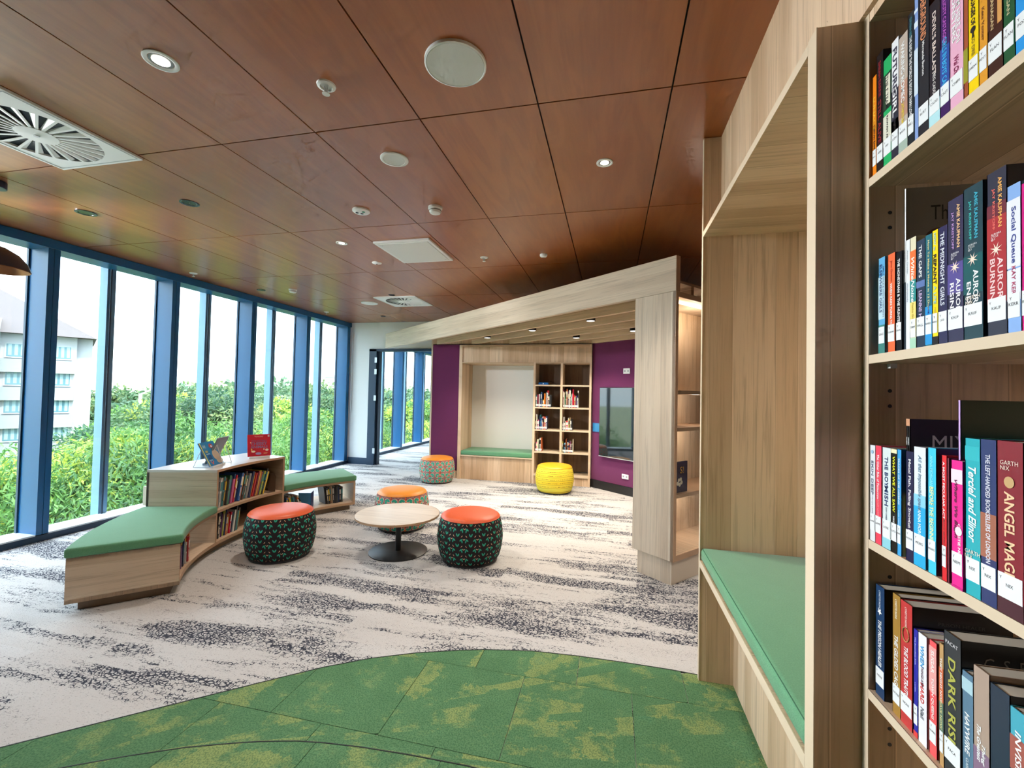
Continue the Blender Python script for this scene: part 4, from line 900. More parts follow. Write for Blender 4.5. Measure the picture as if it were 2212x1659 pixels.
 (1215, 1330, .236, .15, 0, 'black novel cut by the edge of the picture, third shelf', (.01, .01, .012), (), (), 'NIX'),
],
4: [
 (122, 192, .222, .15, 0, 'deep blue novel with a white star, first on the lowest visible shelf', (.012, .045, .12), [('THE PRISON HEALER', wh, .48, .42, .48, 0, .15), ('LYNETTE NONI', (.6, .7, .8), .88, .16, .4)], (), 'NONI', bk_),
 (258, 320, .228, .15, 0, 'golden brown novel titled THE GILDED CAGE', (.36, .20, .04), [('THE GILDED CAGE', wh, .44, .44, .48, 0, .15), ('LYNETTE NONI', (.85, .78, .6), .88, .16, .4)], (), 'NONI', bk_),
 (322, 416, .226, .15, 0, 'red novel with a gold ring on its spine and black cover', (.52, .045, .045), [('THE BLOOD TRAITOR', wh, .42, .44, .42, 0, .15), ('LYNETTE NONI', (.85, .6, .55), .88, .16, .3)], (), 'NONI', bk_),
 (426, 462, .190, .13, 0, 'slim royal blue novel, lowest visible shelf', (.02, .025, .36), [('The Boundless Kids', (.6, .6, .85), .80, .26, .25), ('Loretta', (.5, .5, .8), .46, .2, .22)], ((0, .05, (.7, .05, .05)),), 'NIAL'),
 (463, 532, .190, .13, 0, 'white novel with a title in blue, black and red', (.80, .80, .84), [('WHEN', (.05, .35, .70), .80, .20, .42), ('THINGS ARE', (.1, .05, .1), .62, .18, .28), ('HARD', (.65, .05, .05), .46, .18, .42), ('Niall', (.1, .12, .15), .28, .1, .4)], (), ''),
 (552, 612, .192, .13, 0, 'pink to red novel titled SUGAR TOWN QUEENS', (.80, .10, .11), [('SUGAR', (.9, .85, .82), .82, .20, .42), ('TOWN QUEENS', (.9, .82, .8), .50, .36, .38)], ((.55, .95, (.80, .36, .34)),), 'NUNN', (.45, .05, .04)),
 (632, 668, .199, .13, 0, 'slim multicoloured novel leaning on the dark thick one', (.50, .30, .12), [('THEY MIGHT NOT', wh, .7, .4, .4), ('LEAVE NOW', (.8, .7, .3), .42, .3, .4)], ((.28, .52, (.10, .18, .14)), (.52, .8, (.62, .14, .05))), 'OTT'),
 (672, 806, .226, .15, 0, 'thick charcoal novel titled DARK RISE in olive letters', (.030, .036, .042), [('DARK RISE', (.42, .42, .08), .52, .62, .44)], (), 'PACA', (.008, .008, .009)),
 (816, 904, .184, .13, 0, 'grey blue novel titled HAYWIRE', (.10, .20, .30), [('HAYWIRE', wh, .50, .34, .44, 0, .15), ('CLAIRE SAXBY', (.6, .7, .75), .2, .2, .24)], ((.84, .95, (.40, .60, .68)),), ''),
 (905, 1034, .205, .14, 0, 'beige to violet novel with white handwriting', (.40, .30, .24), [('The Greatest', wh, .46, .26, .26, -.12, .35), ('Thing', wh, .40, .18, .28, .14, .35)], ((.0, .22, (.12, .08, .26)), (.22, .42, (.24, .15, .24))), '', (.36, .26, .20)),
 (1040, 1196, .197, .14, 0, 'navy novel reading FOUR DEAD QUEENS', (.018, .034, .060), [('FOUR DEAD QUEENS', wh, .46, .76, .36, 0, .15)], (), 'SCHO', bk_),
 (1198, 1340, .186, .13, 0, 'cyan and red flame novel reading INVISIBLE BOYS', (.06, .38, .50), [('INVISIBLE BOYS', wh, .50, .70, .36, 0, .15)], ((.0, .35, (.10, .20, .34)), (.55, .80, (.36, .10, .08))), 'SHEP'),
]}
CROP = {1: (1860, 352/1460), 2: (1860, 352/1327), 3: (1860, 352/1217), 4: (1860, 352/1330)}
def spine_y(pxx, xs):           # where a measured spine edge lies on the plane x=xs (from the survey of the photograph)
    dv = fwd + rgt*((pxx-1106)/FPX); k = xs/dv.x; return k*dv.y
for sh, rows in BOOKS.items():
    x0, k = CROP[sh]; lim = YS-.001
    for row in rows:
        a, b, h, dep, dx, label, cover, texts, bands, stick = row[:10]; front = row[10] if len(row) > 10 else None
        xs = {1: .535, 2: .541, 3: .5335, 4: .541}[sh] + dx; ya = min(spine_y(x0+a*k, xs), lim); yb = min(spine_y(x0+b*k, xs), ya-.0045); lim = yb-.0006
        near = ()
        if 'brown seal' in label: near = (('The Inheritance', (.02, .02, .025), .125, .262, .17, .032),)
        elif 'MIXED on its' in label: near = (('MIXED', (.62, .60, .56), .085, .215, .10, .028),)
        elif 'gold ring' in label: near = (('PRISON HEALER', (.10, .10, .10), .075, .20, .07, .006), ('THE BLOOD TRAITOR', (.16, .05, .04), .075, .176, .12, .018))
        elif 'DARK RISE' in label: near = (('C. S. PACAT', (.28, .27, .25), .085, .195, .11, .018),)
        elif 'dark green cover' in label: near = (('HOUSE', (.03, .09, .05), .14, .2, .1, .03),)
        t = novel(sh, ya, yb, h, dep, xs, label, cover, texts, bands, stick, front, near)
        zc = SHELF[sh]
        def mark(nm, pts, col): MB().poly(pts, [tuple(range(len(pts)))]).build(nm, plain(col, .4), t)
        def ringp(cyy, czz, r, xx, n=16): return [(xx, cyy + r*math.cos(2*PI*i/n), czz + r*math.sin(2*PI*i/n)) for i in range(n)]
        ym = (ya+yb)/2
        if 'brown seal' in label: MB().poly([(xs+.055+.028*math.cos(2*PI*i/24), yb-.0006, zc+.205+.028*math.sin(2*PI*i/24)) for i in range(24)], [tuple(range(24))]).build('seal', plain((.10, .035, .02), .4), t)
        if 'space novel' in label:
            mark('starburst', [(xs-.0008, ym + (.011 if i % 2 else .003)*math.cos(PI*i/8), zc+h*.52 + (.011 if i % 2 else .003)*math.sin(PI*i/8)) for i in range(16)], (.95, .75, .62))
            n_ = {'violet': '1', 'teal': '3', 'red': '2'}[label.split()[1]]
            letter('AURORA\nCYCLE\n@.' + n_, plain(wh, .4), .017, .020, t, (xs-.0008, ym, zc+h*.60), (0, -1, 0), (0, 0, 1), fit='keep')
        if 'ANGEL MAGE' in label or 'turquoise' in label: letter('GARTH\nNIX', plain((.82, .72, .60), .4), .028, .024, t, (xs-.0008, ym, zc+h*(.86 if 'ANGEL' in label else .26)), (0, -1, 0), (0, 0, 1), fit='keep')
        if 'ANGEL MAGE' in label: mark('medallion', ringp(ym, zc+h*.765, .008, xs-.0008), (.55, .36, .16))
        if 'DARK RISE' in label: letter('PACAT', plain((.8, .8, .82), .4), .026, .01, t, (xs-.0008, ym, zc+h*.93), (0, -1, 0), (0, 0, 1), fit='keep')
        if 'gold ring' in label:
            MB().tube([(xs-.001, ym + .009*math.cos(a_*PI/10), zc+h*.74 + .013*math.sin(a_*PI/10)) for a_ in range(21)], .0011, 5).build('ring', plain((.62, .40, .16), .35, .6), t)
        if 'white star' in label: mark('star', [(xs-.0008, ym + (.008 if i % 2 else .0034)*math.sin(PI*i/5), zc+h*.77 + (.008 if i % 2 else .0034)*math.cos(PI*i/5)) for i in range(10)], wh)
        if 'black key' in label:
            mark('key', ringp(ym, zc+h*.505, .0048, xs-.0008), bk_); MB().box(xs-.0009, xs-.0005, ym-.0012, ym+.0012, zc+h*.44, zc+h*.49).build('key', plain(bk_, .4), t)
        if 'orange stripe' in label: MB().box(xs-.0005, xs-.0001, yb+.001, yb+(ya-yb)*.32, zc+h*.42, zc+h*.95).build('stripe', gloss((.66, .33, .10)), t)
        if 'two cream' in label: MB().box(xs-.0005, xs-.0002, yb+.003, ya-.009, zc+h*.56, zc+h*.83).build('title_strip', gloss((.75, .74, .60)), t)
        if 'white petals' in label: mark('petal', ringp(ym-.004, zc+h*.45, .007, xs-.0008), (.85, .72, .80))
        if 'blue drop' in label: mark('drop', ringp(ym, zc+h*.93, .004, xs-.0008), (.3, .5, .7))

# ================================================================ BOOKS ON THE CURVED UNIT
CN = {'maroon': (.20, .02, .04), 'red': (.55, .03, .04), 'grey': (.30, .29, .29), 'white': (.75, .74, .72), 'purple': (.16, .05, .20), 'teal': (.03, .22, .25), 'brown': (.22, .12, .07),
      'black': (.015, .015, .02), 'green': (.04, .20, .08), 'navy': (.02, .035, .11), 'pink': (.62, .12, .28), 'blue': (.04, .14, .42), 'orange': (.74, .20, .03), 'tan': (.48, .36, .22),
      'yellow': (.78, .56, .05), 'cream': (.72, .66, .50), 'lime': (.52, .56, .10), 'crimson': (.68, .01, .05), 'sky-blue': (.10, .42, .70), 'charcoal': (.05, .055, .06), 'rust': (.42, .10, .03)}
ORD = ['first', 'second', 'third', 'fourth', 'fifth', 'sixth', 'seventh', 'eighth', 'ninth', 'tenth', 'eleventh', 'twelfth', 'thirteenth', 'fourteenth', 'fifteenth', 'sixteenth', 'seventeenth', 'eighteenth', 'nineteenth', 'twentieth']
ORD += ['twenty-' + o_ for o_ in ORD[:9]] + ['thirtieth'] + ['thirty-' + o_ for o_ in ORD[:9]]
_bm = {}
def book_mesh(cn, th, h, dep, stick, second):
    """upright small book, spine at local x=0 facing -x, thickness along y, pages inset"""
    k = (cn, round(th, 4), round(h, 3), round(dep, 3), stick, second)
    if k not in _bm:
        mats = [gloss(CN[cn]), PAGES, STICK, gloss(CN[second]) if second else STICK]; y = th/2
        mb = MB().box(0, .0015, -y, y, 0, h).box(0, dep, y-.0014, y, 0, h).box(0, dep, -y, -y+.0014, 0, h).box(.0015, dep-.003, -y+.0014, y-.0014, .001, h-.003, 1)
        if second: mb.box(-.0004, 0, -y+.0004, y-.0004, h*.55, h*.86, 3).box(-.0004, 0, -y*.35, y*.35, h*.18, h*.48, 3)
        if stick: mb.box(-.0006, 0, -y+.0006, y-.0006, .012, .042, 2)
        _bm[k] = mb.mesh('small_book', mats)
    return _bm[k]
def put_book(cn, th, h, dep, loc, rz, lean, label, group, stick=False, second=None):
    o = obj('picture_book', book_mesh(cn, th, h, dep, stick, second), None)
    o.matrix_world = Matrix.Translation(loc) @ Matrix.Rotation(rz, 4, 'Z') @ Matrix.Rotation(lean, 4, 'X')
    return tag(o, label, 'book', group)
def arc_row(names, a_start, z, r, where, group, lean0, lean1, hs, ths, seed, gap=.0012):
    rr = random.Random(seed); a = a_start; n = len(names)
    for i, cn in enumerate(names):
        th = rr.uniform(*ths); h = rr.uniform(*hs); lean = R(lean0 + (lean1-lean0)*i/max(1, n-1)); wide = th/math.cos(lean) + gap
        a -= math.degrees(wide/2/r); c = pol(r + rr.uniform(0, .02), a); rz = R(a)          # local x points outward
        # leaning tops towards larger angle: local +y is the direction of growing angle
        zoff = abs(math.sin(lean))*th/2 + .0006
        put_book(cn, th, h, rr.uniform(.16, .20), (c[0], c[1], z + zoff), rz, -lean if False else -lean, '%s picture book, %s from the left %s' % (cn, ORD[i], where), group, False, rr.choice(['white', 'cream', 'yellow', 'black', 'teal', None, None]))
        a -= math.degrees(wide/2/r)
    return a
UP = 'maroon red grey white purple grey teal brown charcoal green navy pink blue crimson purple navy blue orange black rust teal grey navy orange red maroon yellow rust navy lime black yellow'.split()
arc_row(UP, 196.6, .353, 1.662, 'on the upper shelf of the curved bookcase', 'picture books on the upper curved shelf', -6, -16, (.215, .262), (.012, .026), 3)
LOW = 'green orange black cream navy purple charcoal lime navy orange maroon tan crimson navy white charcoal teal brown'.split()
arc_row(LOW, 196.4, .089, 1.662, 'on the lower shelf of the curved bookcase', 'picture books on the lower curved shelf', -5, -9, (.15, .225), (.010, .026), 5)
arc_row('black blue purple yellow navy white charcoal white purple red orange'.split(), 219.6, .089, 1.645, 'inside the near curved bench', 'picture books inside the near bench', -1, -4, (.155, .205), (.012, .026), 11, .001)
arc_row('red black navy rust black blue orange grey tan brown navy black orange cream'.split(), 167.4, .089, 1.69, 'inside the far curved bench, left heap', 'picture books inside the far bench', 2, 24, (.135, .185), (.012, .024), 13, .002)
arc_row('black charcoal black brown tan charcoal black charcoal navy black charcoal'.split(), 149.5, .089, 1.70, 'inside the far curved bench, right cluster', 'dark books inside the far bench', 8, 1, (.17, .205), (.012, .02), 17, .001)
# an open book standing in the far bench
t = lthing('open_book', (*pol(1.68, 156.0), .089), 'blue open picture book standing half unfolded in the far bench', 'book', None, R(156))
for s in (-1, 1):
    MB().poly([(0, 0, 0), (.10, s*.085, 0), (.10, s*.085, .165), (0, 0, .165), (-.004, s*.003, 0), (.096, s*.088, 0), (.096, s*.088, .165), (-.004, s*.003, .165)], [(0, 1, 2, 3), (7, 6, 5, 4), (0, 4, 5, 1), (1, 5, 6, 2), (2, 6, 7, 3), (3, 7, 4, 0)]).build('cover', gloss((.05, .26, .52) if s > 0 else (.03, .05, .20)), t)
    MB().poly([(.006, s*.001, .004), (.10, s*.078, .004), (.10, s*.078, .16), (.006, s*.001, .16)], [(0, 1, 2, 3)]).build('page', PAGES, t)
# bookend in the upper shelf
c = pol(1.70, 171.0); t = lthing('bookend', (*c, .353), 'brown rounded metal bookend at the end of the upper curved shelf', 'bookend', None, R(171))
MB().poly([(-.05, 0, 0), (.05, 0, 0)] + [(.05*math.cos(a*PI/12), 0, .14+.05*math.sin(a*PI/12)) for a in range(13)] + [(-.05, .002, 0), (.05, .002, 0)] + [(.05*math.cos(a*PI/12), .002, .14+.05*math.sin(a*PI/12)) for a in range(13)],
          [tuple(range(15))[::1], tuple(range(29, 14, -1))]).build('plate', plain((.20, .13, .09), .5), t)
MB().box(-.05, .05, 0, .08, 0, .002).build('foot', plain((.20, .13, .09), .5), t)
# displayed picture books on clear stands
def display(o, ax, wdt, hgt, tilt, cover, label):
    ax = Vector(ax).normalized(); back = Vector((-ax.y, ax.x, 0))
    t = thing('display_book', o, label, 'book'); bx, fr = quad_book(t, Vector(o) + Vector((0, 0, .014)) + back*.004, ax, wdt, hgt, tilt, .009, [gloss(cover)])
    s = thing('book_stand', o, 'clear acrylic stand holding the ' + label, 'book stand', 'acrylic book stands')
    o = Vector(o); ac = plain((.78, .82, .84), .15)
    def sb(u0, u1, w0, w1, z0, z1): MB().obox((o + ax*u0 + back*w0)[:2], ax, u1-u0, back, w1-w0, o.z+z0, o.z+z1).build('lip', ac, s)
    sb(.01, wdt-.01, -.012, .05, .001, .004); sb(.01, wdt-.01, -.014, -.011, .001, .018)
    u2 = Vector((0, 0, 1))*math.cos(tilt) + back*math.sin(tilt); b2 = back*math.cos(tilt) - Vector((0, 0, 1))*math.sin(tilt)
    q0 = o + Vector((0, 0, .014)) + back*.004 + b2*.0105; mb = MB()
    for u in (.02, wdt-.03):
        a = q0 + ax*u; e = a + u2*hgt*.75; f = Vector((e.x, e.y, o.z+.004)) + back*.06
        mb.tube([a, e], .003, 6).tube([e, f], .003, 6).tube([f, Vector((a.x, a.y, o.z+.004))], .003, 6)
    mb.build('strut', ac, s)
    return t, fr
t, (fo, fa, fu, fb) = display((-3.377, 3.150, .7005), (-.36, .933, 0), .235, .225, R(27), (.015, .22, .50), 'bright blue picture book on the curved bookcase')
def patch(t, u0, u1, v0, v1, col): MB().poly([tuple(fo + fa*u + fu*v - fb*.0012) for u, v in ((u0, v0), (u1, v0), (u1, v1), (u0, v1))], [(0, 1, 2, 3)]).build('print', plain(col, .5), t)
def blob(t, u, v, ru, rv, col, d=.0018): MB().poly([tuple(fo + fa*(u + ru*math.cos(i*PI/9)) + fu*(v + rv*math.sin(i*PI/9)) - fb*d) for i in range(18)], [tuple(range(18))]).build('print', plain(col, .5), t)
patch(t, 0, .012, 0, .225, (.70, .62, .12)); patch(t, .025, .075, .165, .200, (.12, .35, .55)); patch(t, .035, .075, .125, .145, (.35, .36, .16)); patch(t, .03, .085, .11, .114, wh)
patch(t, .035, .095, .062, .098, (.01, .05, .20)); patch(t, .03, .085, .05, .053, wh)
blob(t, .17, .09, .055, .05, (.55, .45, .34)); blob(t, .19, .035, .05, .03, (.52, .43, .34)); blob(t, .155, .18, .032, .022, (.42, .06, .05)); blob(t, .16, .175, .012, .01, wh, .0024)
letter('V', plain((.80, .12, .08), .5), .05, .035, t, fo + fa*.065 + fu*.025 - fb*.0016, fa, fu, bold=True)
letter('DIG IT', plain((.7, .75, .8), .5), .04, .02, t, fo + fa*.05 + fu*.183 - fb*.0016, fa, fu); letter('PIGS', plain((.03, .16, .42), .5), .05, .025, t, fo + fa*.065 + fu*.08 - fb*.0016, fa, fu, bold=True)
t, (fo, fa, fu, fb) = display((-3.53, 3.705, .7005), (.60, .80, 0), .205, .222, R(13), (.55, .010, .030), 'red picture book titled CHEEKY ANIMALS on the curved bookcase')
for wd, v, w_, h_, cc in (('COUNTING', .155, .14, .020, (.24, .07, .18)), ('CHEEKY', .128, .145, .030, (.20, .16, .34)), ('ANIMALS', .095, .155, .026, (.20, .16, .34)), ('Edwina Smith', .205, .08, .007, (.85, .6, .5)), ('Tom Wardley', .196, .07, .007, (.85, .6, .5))):
    letter(wd, plain(cc, .5), w_, h_, t, fo + fa*.102 + fu*v - fb*.0016, fa, fu, bold=len(wd) < 9)
blob(t, .05, .05, .018, .010, (.78, .68, .50)); blob(t, .035, .07, .006, .012, (.80, .55, .12)); blob(t, .095, .028, .026, .013, (.34, .26, .48)); blob(t, .172, .062, .015, .012, (.75, .68, .60)); blob(t, .145, .07, .005, .009, (.8, .7, .5)); blob(t, .16, .028, .02, .003, (.85, .7, .3)); blob(t, .028, .14, .005, .006, (.85, .6, .4))
patch(t, .182, .197, .195, .213, (.55, .58, .60))
t, (fo, fa, fu, fb) = display((-3.62, 3.42, .7005), (.36, -.933, 0), .20, .255, R(24), (.16, .19, .21), 'grey-backed picture book facing the windows on the curved bookcase')

# ================================================================ BOOKS IN THE POD SHELVES
def shelf_row(items, col, row, where, seed):
    rr = random.Random(seed); x = px((-1.148, -.727)[col]) + .006; z = SHZ[row]
    for i, it in enumerate(items):
        cn, th, h = it; th /= 1000; x += th/2
        put_book(cn, th-.0006, h/1000, .14, (x, F0 + .022 + rr.uniform(0, .01), z + .0008), R(90), 0, '%s book, %s from the left %s' % (cn, ORD[i], where), 'books in the pod shelves', True, rr.choice(['white', 'black', None, None, 'cream'])); x += th/2 + .0006
def L(s): return [(a.split(':')[0], int(a.split(':')[1]), int(a.split(':')[2])) for a in s.split()]
shelf_row(L('teal:22:185 maroon:26:198 white:14:205 navy:15:175 blue:14:235 navy:16:205 yellow:20:115 orange:26:215 charcoal:10:240 white:14:225 red:12:262 black:22:195 charcoal:22:195'), 0, 3, 'in the upper left cell of the pod shelves', 1)
shelf_row(L('maroon:14:290 cream:12:240 green:14:180 white:10:250 rust:16:290 brown:12:270 purple:12:250 white:16:275 charcoal:10:310 teal:12:200 white:12:220 crimson:14:285 red:14:210 orange:18:190 purple:20:190 blue:10:190 white:14:268'), 1, 3, 'in the upper right cell of the pod shelves', 2)
shelf_row(L('charcoal:14:155 white:12:232 black:10:145 pink:20:150 navy:12:200 teal:12:228 blue:18:180 purple:10:165 white:12:200 red:14:205 orange:16:198 pink:10:190 navy:18:210'), 0, 2, 'in the middle left cell of the pod shelves', 3)
shelf_row(L('navy:12:120 white:14:205 black:14:130 cream:10:140 red:30:145 white:10:190 yellow:14:175 tan:12:195 charcoal:16:170 black:14:175'), 1, 2, 'in the middle right cell of the pod shelves', 4)
shelf_row(L('charcoal:14:130 pink:20:140 cream:24:185 green:12:186 white:20:205 rust:18:215'), 0, 1, 'in the lower left cell of the pod shelves', 5)
shelf_row(L('lime:10:165 black:20:125 sky-blue:22:145 rust:12:205 black:16:130 navy:12:190 orange:18:140 purple:14:175 maroon:12:160 charcoal:18:130 cream:10:205'), 1, 1, 'in the lower right cell of the pod shelves', 6)
t = thing('storage_tin', (px(-1.02), F0+.1, SHZ[4]), 'flat blue box with a white dot on the top pod shelf', 'box')
MB().box(px(-1.105), px(-.955), F0+.03, F0+.16, SHZ[4]+.0005, SHZ[4]+.036).build('body', plain((.01, .12, .42), .3), t, bev=.003)
MB().poly([(px(-1.03)+.009*math.cos(i*PI/8), F0+.0295, SHZ[4]+.018+.009*math.sin(i*PI/8)) for i in range(16)], [tuple(range(16))]).build('dot', plain(wh, .4), t)
MB().tube([(px(-1.09)+.26*k/12, F0+.17+.02*math.sin(k), SHZ[4]+.006+.05*math.sin(PI*k/12)) for k in range(13)], .005, 6).build('cable', BLACK, t)

# ================================================================ OUTSIDE THE WINDOWS
GZ = -8.0
g = MB().poly([(-400, -150, GZ), (-5.4, -150, GZ), (-5.4, 400, GZ), (-400, 400, GZ)], [(0, 1, 2, 3)]).build('ground', plain((.14, .17, .09), .9)); tag(g, 'ground far below the windows', None, None, 'structure')
struct('wall_outside', MB().box(-5.32, -5.17, -6, 15, GZ, -.02).box(-5.32, -5.17, -6, 15, 2.75, 3.1), plain((.5, .55, .6), .7), label='outer spandrel of the library facade')
def mat_leaves(name, dark, mid, light):
    mt, b = newmat(name); at = Ex.t.nodes.new('ShaderNodeAttribute'); at.attribute_name = 'tone'; f = Ex(at.outputs['Fac']); r = objrand()
    c = mixc(smooth(f, .0, .6), dark, mid); c = mixc(smooth(f, .62, .98), c, light); c = mixc(r*.4, c, mid)
    setin(b, 'Base Color', c); setin(b, 'Roughness', .55); setin(b, 'Specular IOR Level', .3)
    tl = Ex.t.nodes.new('ShaderNodeBsdfTranslucent'); Ex.t.links.new(c, tl.inputs[0]); mxs = Ex.t.nodes.new('ShaderNodeMixShader'); mxs.inputs[0].default_value = .4
    o = Ex.t.nodes['Material Output']; Ex.t.links.new(b.outputs[0], mxs.inputs[1]); Ex.t.links.new(tl.outputs[0], mxs.inputs[2]); Ex.t.links.new(mxs.outputs[0], o.inputs[0]); return mt
LV1 = mat_leaves('bright_leaves', (.022, .074, .028), (.080, .185, .038), (.30, .37, .052)); LV2 = mat_leaves('mid_leaves', (.022, .062, .036), (.055, .115, .050), (.15, .20, .07)); LV4 = mat_leaves('dark_leaves', (.012, .045, .030), (.030, .085, .045), (.085, .14, .05)); LV3 = mat_leaves('far_leaves', (.035, .085, .05), (.075, .14, .07), (.16, .21, .10))
BARK = plain((.12, .10, .08), .9)
def crown(seed, nl, rx, rz, clumps, ll, lw, mat, droop=.6):
    """leaves on many clumps; each leaf a small pointed blade, tips hanging"""
    g_ = np.random.default_rng(seed); d = g_.normal(size=(clumps, 3)); d /= np.linalg.norm(d, axis=1)[:, None]; d[:, 2] = np.abs(d[:, 2])*1.1 - .35
    cc = d*np.array((rx, rx, rz))*g_.uniform(.55, 1.0, (clumps, 1)); cr_ = g_.uniform(.14, .32, clumps)*rx; tone_c = np.clip(g_.normal(.45, .33, clumps) + d[:, 2]*.15, 0, 1)
    k = g_.integers(0, clumps, nl); e = g_.normal(size=(nl, 3)); e /= np.linalg.norm(e, axis=1)[:, None]; e[:, 2] = e[:, 2]*.8 + .15
    p = cc[k] + e*cr_[k][:, None]*g_.uniform(.75, 1.05, (nl, 1))
    dirv = e*.6 + g_.normal(size=(nl, 3))*.5 + np.array((0, 0, -droop)); dirv /= np.linalg.norm(dirv, axis=1)[:, None]
    sd_ = np.cross(dirv, e + g_.normal(size=(nl, 3))*.4); sd_ /= np.linalg.norm(sd_, axis=1)[:, None] + 1e-9
    L_ = ll*g_.uniform(.6, 1.3, (nl, 1)); w_ = lw*g_.uniform(.7, 1.3, (nl, 1))
    v = np.stack([p, p + dirv*L_*.45 + sd_*w_, p + dirv*L_, p + dirv*L_*.45 - sd_*w_], 1).reshape(-1, 3)
    me = bpy.data.meshes.new('crown'); me.vertices.add(nl*4); me.vertices.foreach_set('co', v.astype('f').ravel()); me.loops.add(nl*4); me.loops.foreach_set('vertex_index', np.arange(nl*4, dtype='i'))
    me.polygons.add(nl); me.polygons.foreach_set('loop_start', np.arange(0, nl*4, 4, dtype='i')); me.polygons.foreach_set('loop_total', np.full(nl, 4, 'i')); me.materials.append(mat)
    at = me.attributes.new('tone', 'FLOAT', 'POINT'); at.data.foreach_set('value', np.repeat(np.clip(tone_c[k] + g_.normal(0, .10, nl), 0, 1), 4).astype('f')); me.update(calc_edges=True); me.validate(); return me
CRN = [crown(1, 120000, 3.1, 2.6, 110, .15, .016, LV1, .9), crown(2, 120000, 3.0, 2.9, 110, .15, .016, LV1, .9)]
CRM = [crown(3, 70000, 3.6, 3.0, 90, .20, .038, LV2, .4), crown(4, 70000, 3.8, 2.8, 90, .20, .038, LV4, .4), crown(14, 60000, 3.4, 3.0, 70, .20, .036, LV1, .4)]
CRF = [crown(5, 16000, 6.2, 4.0, 70, .55, .17, LV3, .3), crown(6, 16000, 6.8, 3.6, 70, .55, .17, LV2, .3)]
TRK = {}
def tree(name, phi, dist, top, me, label, group, s=1.0, rz=0):
    x, y = -dist*math.sin(R(phi)), dist*math.cos(R(phi)); half = max(v.co.z for v in me.vertices)*s
    t = lthing(name, (x, y, GZ), label, 'tree', group, R(rz)); cz = top - half - GZ
    o = obj('crown', me, t, (0, 0, cz)); o.scale = (s, s, s)
    mb = MB().tube([(0, 0, 0), (.1, 0, cz*.5), (0, .1, cz)], .16*s, 8)
    for a in range(5): mb.tube([(0, .05, cz*.72), (1.5*s*math.cos(a*1.26), 1.5*s*math.sin(a*1.26), cz+.5*s)], .06*s, 6)
    mb.build('trunk', BARK, t); return t
near = [(66, 13.5, -.2, 'leafy tree below the hotel at the left edge of the windows'), (58.5, 12.5, .45, 'bright green drooping tree seen between the first two mullions'), (50.5, 14.5, .8, 'yellow-green tree rising beside the street lamp'),
        (43, 14.0, .55, 'bright tree behind the displayed picture books'), (35.5, 18.0, .75, 'bright tree seen through the last bay before the white wall'), (27, 23.0, .45, 'bright tree seen through the corridor windows')]
for i, (ph, di, tp, lb) in enumerate(near): tree('leafy_tree', ph, di, tp, CRN[i % 2], lb, 'near trees outside the windows', 1.0 + .06*(i % 3), 47*i)
mids = [(64, 24, -1.0), (53, 23, .2), (50.5, 30, 1.2), (47.5, 24, 1.5), (44, 31, 1.3), (39.5, 25, 1.1), (36, 33, 1.6), (31.5, 27, .9), (26, 26, 1.2), (22, 34, 1.4)]
for i, (ph, di, tp) in enumerate(mids): tree('rounded_tree', ph, di, tp, CRM[i % 3], 'rounded mid-green tree, %s from the left in the belt behind the nearest trees' % ORD[i], 'middle belt of trees', .95 + .08*(i % 3), 61*i)
for i in range(14):
    ph = 49.5 - 2.3*i; tree('distant_tree', ph, 52 + 9*((i*5) % 4), 1.9 + .9*((i*7) % 3)/2 + (.5 if i in (3, 4) else 0), CRF[i % 2], 'hazy green tree, %s from the left in the far tree line' % ORD[i], 'far tree line', .9 + .12*(i % 3), 33*i)
for i in range(11):
    ph = 53.5 - 3.3*i; tree('distant_tree', ph, 105 + 14*((i*3) % 3), 2.0 + 1.3*((i*5) % 4)/3, CRF[(i+1) % 2], 'small far tree on the horizon, %s from the left' % ORD[i], 'horizon trees', 1.3, 71*i)
# white hotel
fo_ = Vector((-59.5, 37.7, 0)); fx = Vector((-.535, -.845, 0)).normalized(); fn = Vector((fx.y, -fx.x, 0))*1
if fn.dot(Vector((59, -37, 0))) < 0: fn = -fn
HW = plain((.29, .305, .32), .8); HS = plain((.19, .21, .215), .8); HR = plain((.062, .053, .055), .8)
ht = thing('hotel_building', (fo_.x, fo_.y, GZ), 'white four-storey hotel with hipped roof seen through the left windows', 'building')
def hb(mb, u0, u1, w0, w1, z0, z1):
    q = [fo_ + fx*u + fn*w for u, w in ((u0, w0), (u1, w0), (u1, w1), (u0, w1))]; ar = sum(q[i].x*q[(i+1) % 4].y - q[(i+1) % 4].x*q[i].y for i in range(4))
    if ar < 0: q = q[::-1]
    return mb.prism([(p.x, p.y) for p in q], z0, z1)
hb(MB(), 0, 26, -12, 0, GZ, 6.9).build('wall', HW, ht); hb(MB(), -1.3, 0, -11, -.6, GZ, 7.0).build('wall', HW, ht); hb(MB(), 5.7, 9, -1, 1.8, GZ, 8.2).build('pier', HW, ht)
ev = [fo_ + fx*u + fn*w for u, w in ((-1.6, 1.1), (27, 1.1), (27, -13), (-1.6, -13))]; rg = [fo_ + fx*u + fn*w for u, w in ((9.5, -5.8), (20, -5.8))]
MB().poly([(*p[:2], 6.75) for p in ev] + [(*p[:2], 14.0) for p in rg], [(0, 1, 5, 4), (1, 2, 5), (2, 3, 4, 5), (3, 0, 4), (3, 2, 1, 0)]).build('roof', HR, ht)
CUR = plain((.19, .29, .31), .6)
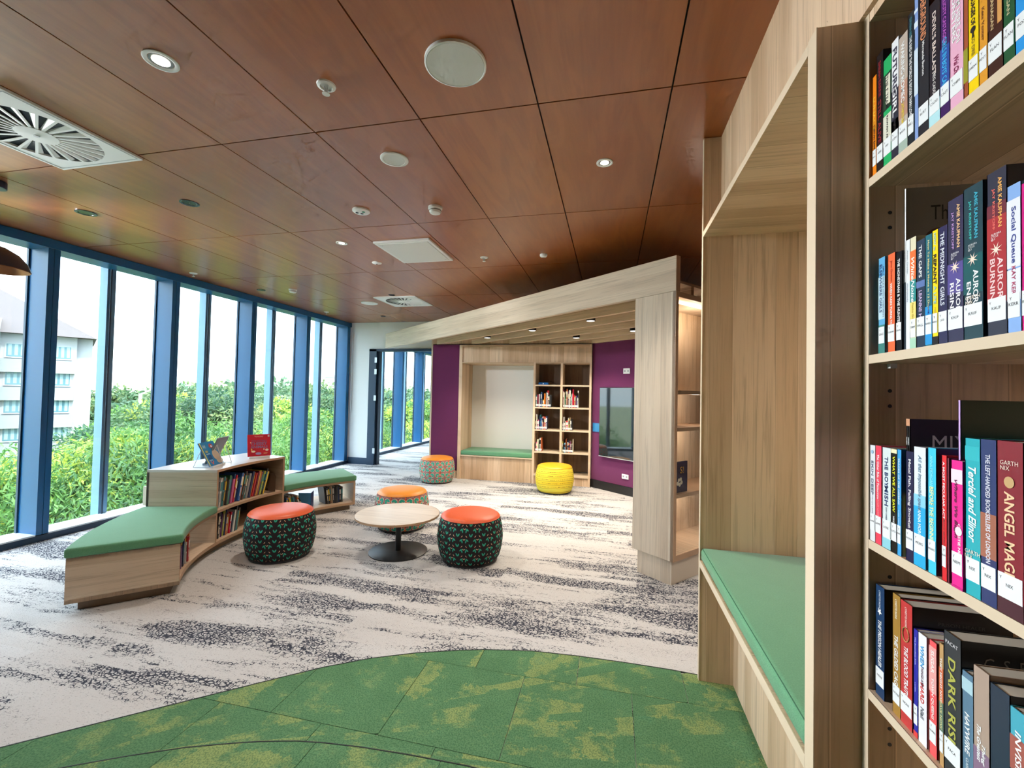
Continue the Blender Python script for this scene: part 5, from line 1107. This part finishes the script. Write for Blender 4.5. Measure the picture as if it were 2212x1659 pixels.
for j in range(5):
    z = 4.2 - 2.98*j
    for u0, u1 in ((.35, 2.45), (3.35, 5.4), (10, 12), (13, 15)):
        hb(MB(), u0-.25, u1+.25, .0, .55, z-1.55, z-.15).build('balcony', HS, ht)
        f = hb(MB(), u0, u1, .0, .06, z, z+1.55).build('window', plain((.30, .33, .33), .6), ht)
        hb(MB(), u0+.12, u1-.12, .06, .09, z+.12, z+1.45).build('pane', plain((.07, .15, .18), .15), f)
        for q in range(4): hb(MB(), u0+.2+q*.45, u0+.45+q*.45, .09, .10, z+.25, z+1.42).build('curtain', CUR, f)
        hb(MB(), u0, u1, .06, .16, z-.02, z+.08).build('ledge', HW, f)
# street lamps
def street_lamp(x, y, top, ax, reach, label):
    t = thing('street_lamp', (x, y, GZ), label, 'street lamp'); gm = plain((.72, .75, .78), .4, .3); ax = Vector(ax).normalized()
    MB().tube([(x, y, GZ), (x, y, top)], .075, 10).build('post', gm, t)
    e = Vector((x, y, top)) + ax*reach + Vector((0, 0, .45)); MB().tube([(x, y, top-.05), tuple(Vector((x, y, top)) + ax*reach*.5 + Vector((0, 0, .28))), tuple(e)], .04, 8).build('arm', gm, t)
    MB().tube([tuple(e), tuple(e + ax*.35)], .07, 8).build('lantern', gm, t)
street_lamp(-23.9, 18.0, 1.03, (.78, .62, 0), 1.1, 'grey street lamp rising among the trees between two mullions')
street_lamp(-30.5, 38.5, .2, (-.80, -.60, 0), 3.8, 'pale street lamp arm reaching across the trees behind the red book')
# small far houses on the horizon
for i, (ph, di, wd_, z1, lb) in enumerate(((50.2, 150, 9, 3.2, 'tiny white house on the horizon above the street lamp'), (44.8, 140, 10, 2.6, 'tiny white house on the horizon behind the third mullion'), (35.6, 130, 16, 5.0, 'pale flat-roofed house on the horizon near the white wall'), (33.8, 110, 12, 1.5, 'low white house among trees near the white wall'))):
    x, y = -di*math.sin(R(ph)), di*math.cos(R(ph)); t = thing('distant_house', (x, y, GZ), lb, 'house'); a = Vector((math.cos(R(ph)), math.sin(R(ph)), 0)); b_ = Vector((-a.y, a.x, 0))
    MB().obox((x, y), a, wd_, b_, 8, GZ, z1).build('wall', HW, t); MB().obox((x-.5, y-.5), a, wd_+1, b_, 9, z1, z1+.5).build('roof', plain((.45, .60, .68), .6), t)
    for q in range(3): MB().obox((Vector((x, y, 0)) + a*(1+q*wd_/3.2) - b_*.05)[:2], a, wd_/6, b_, .1, z1-2, z1-.7).build('window', plain((.35, .5, .58), .3), t)
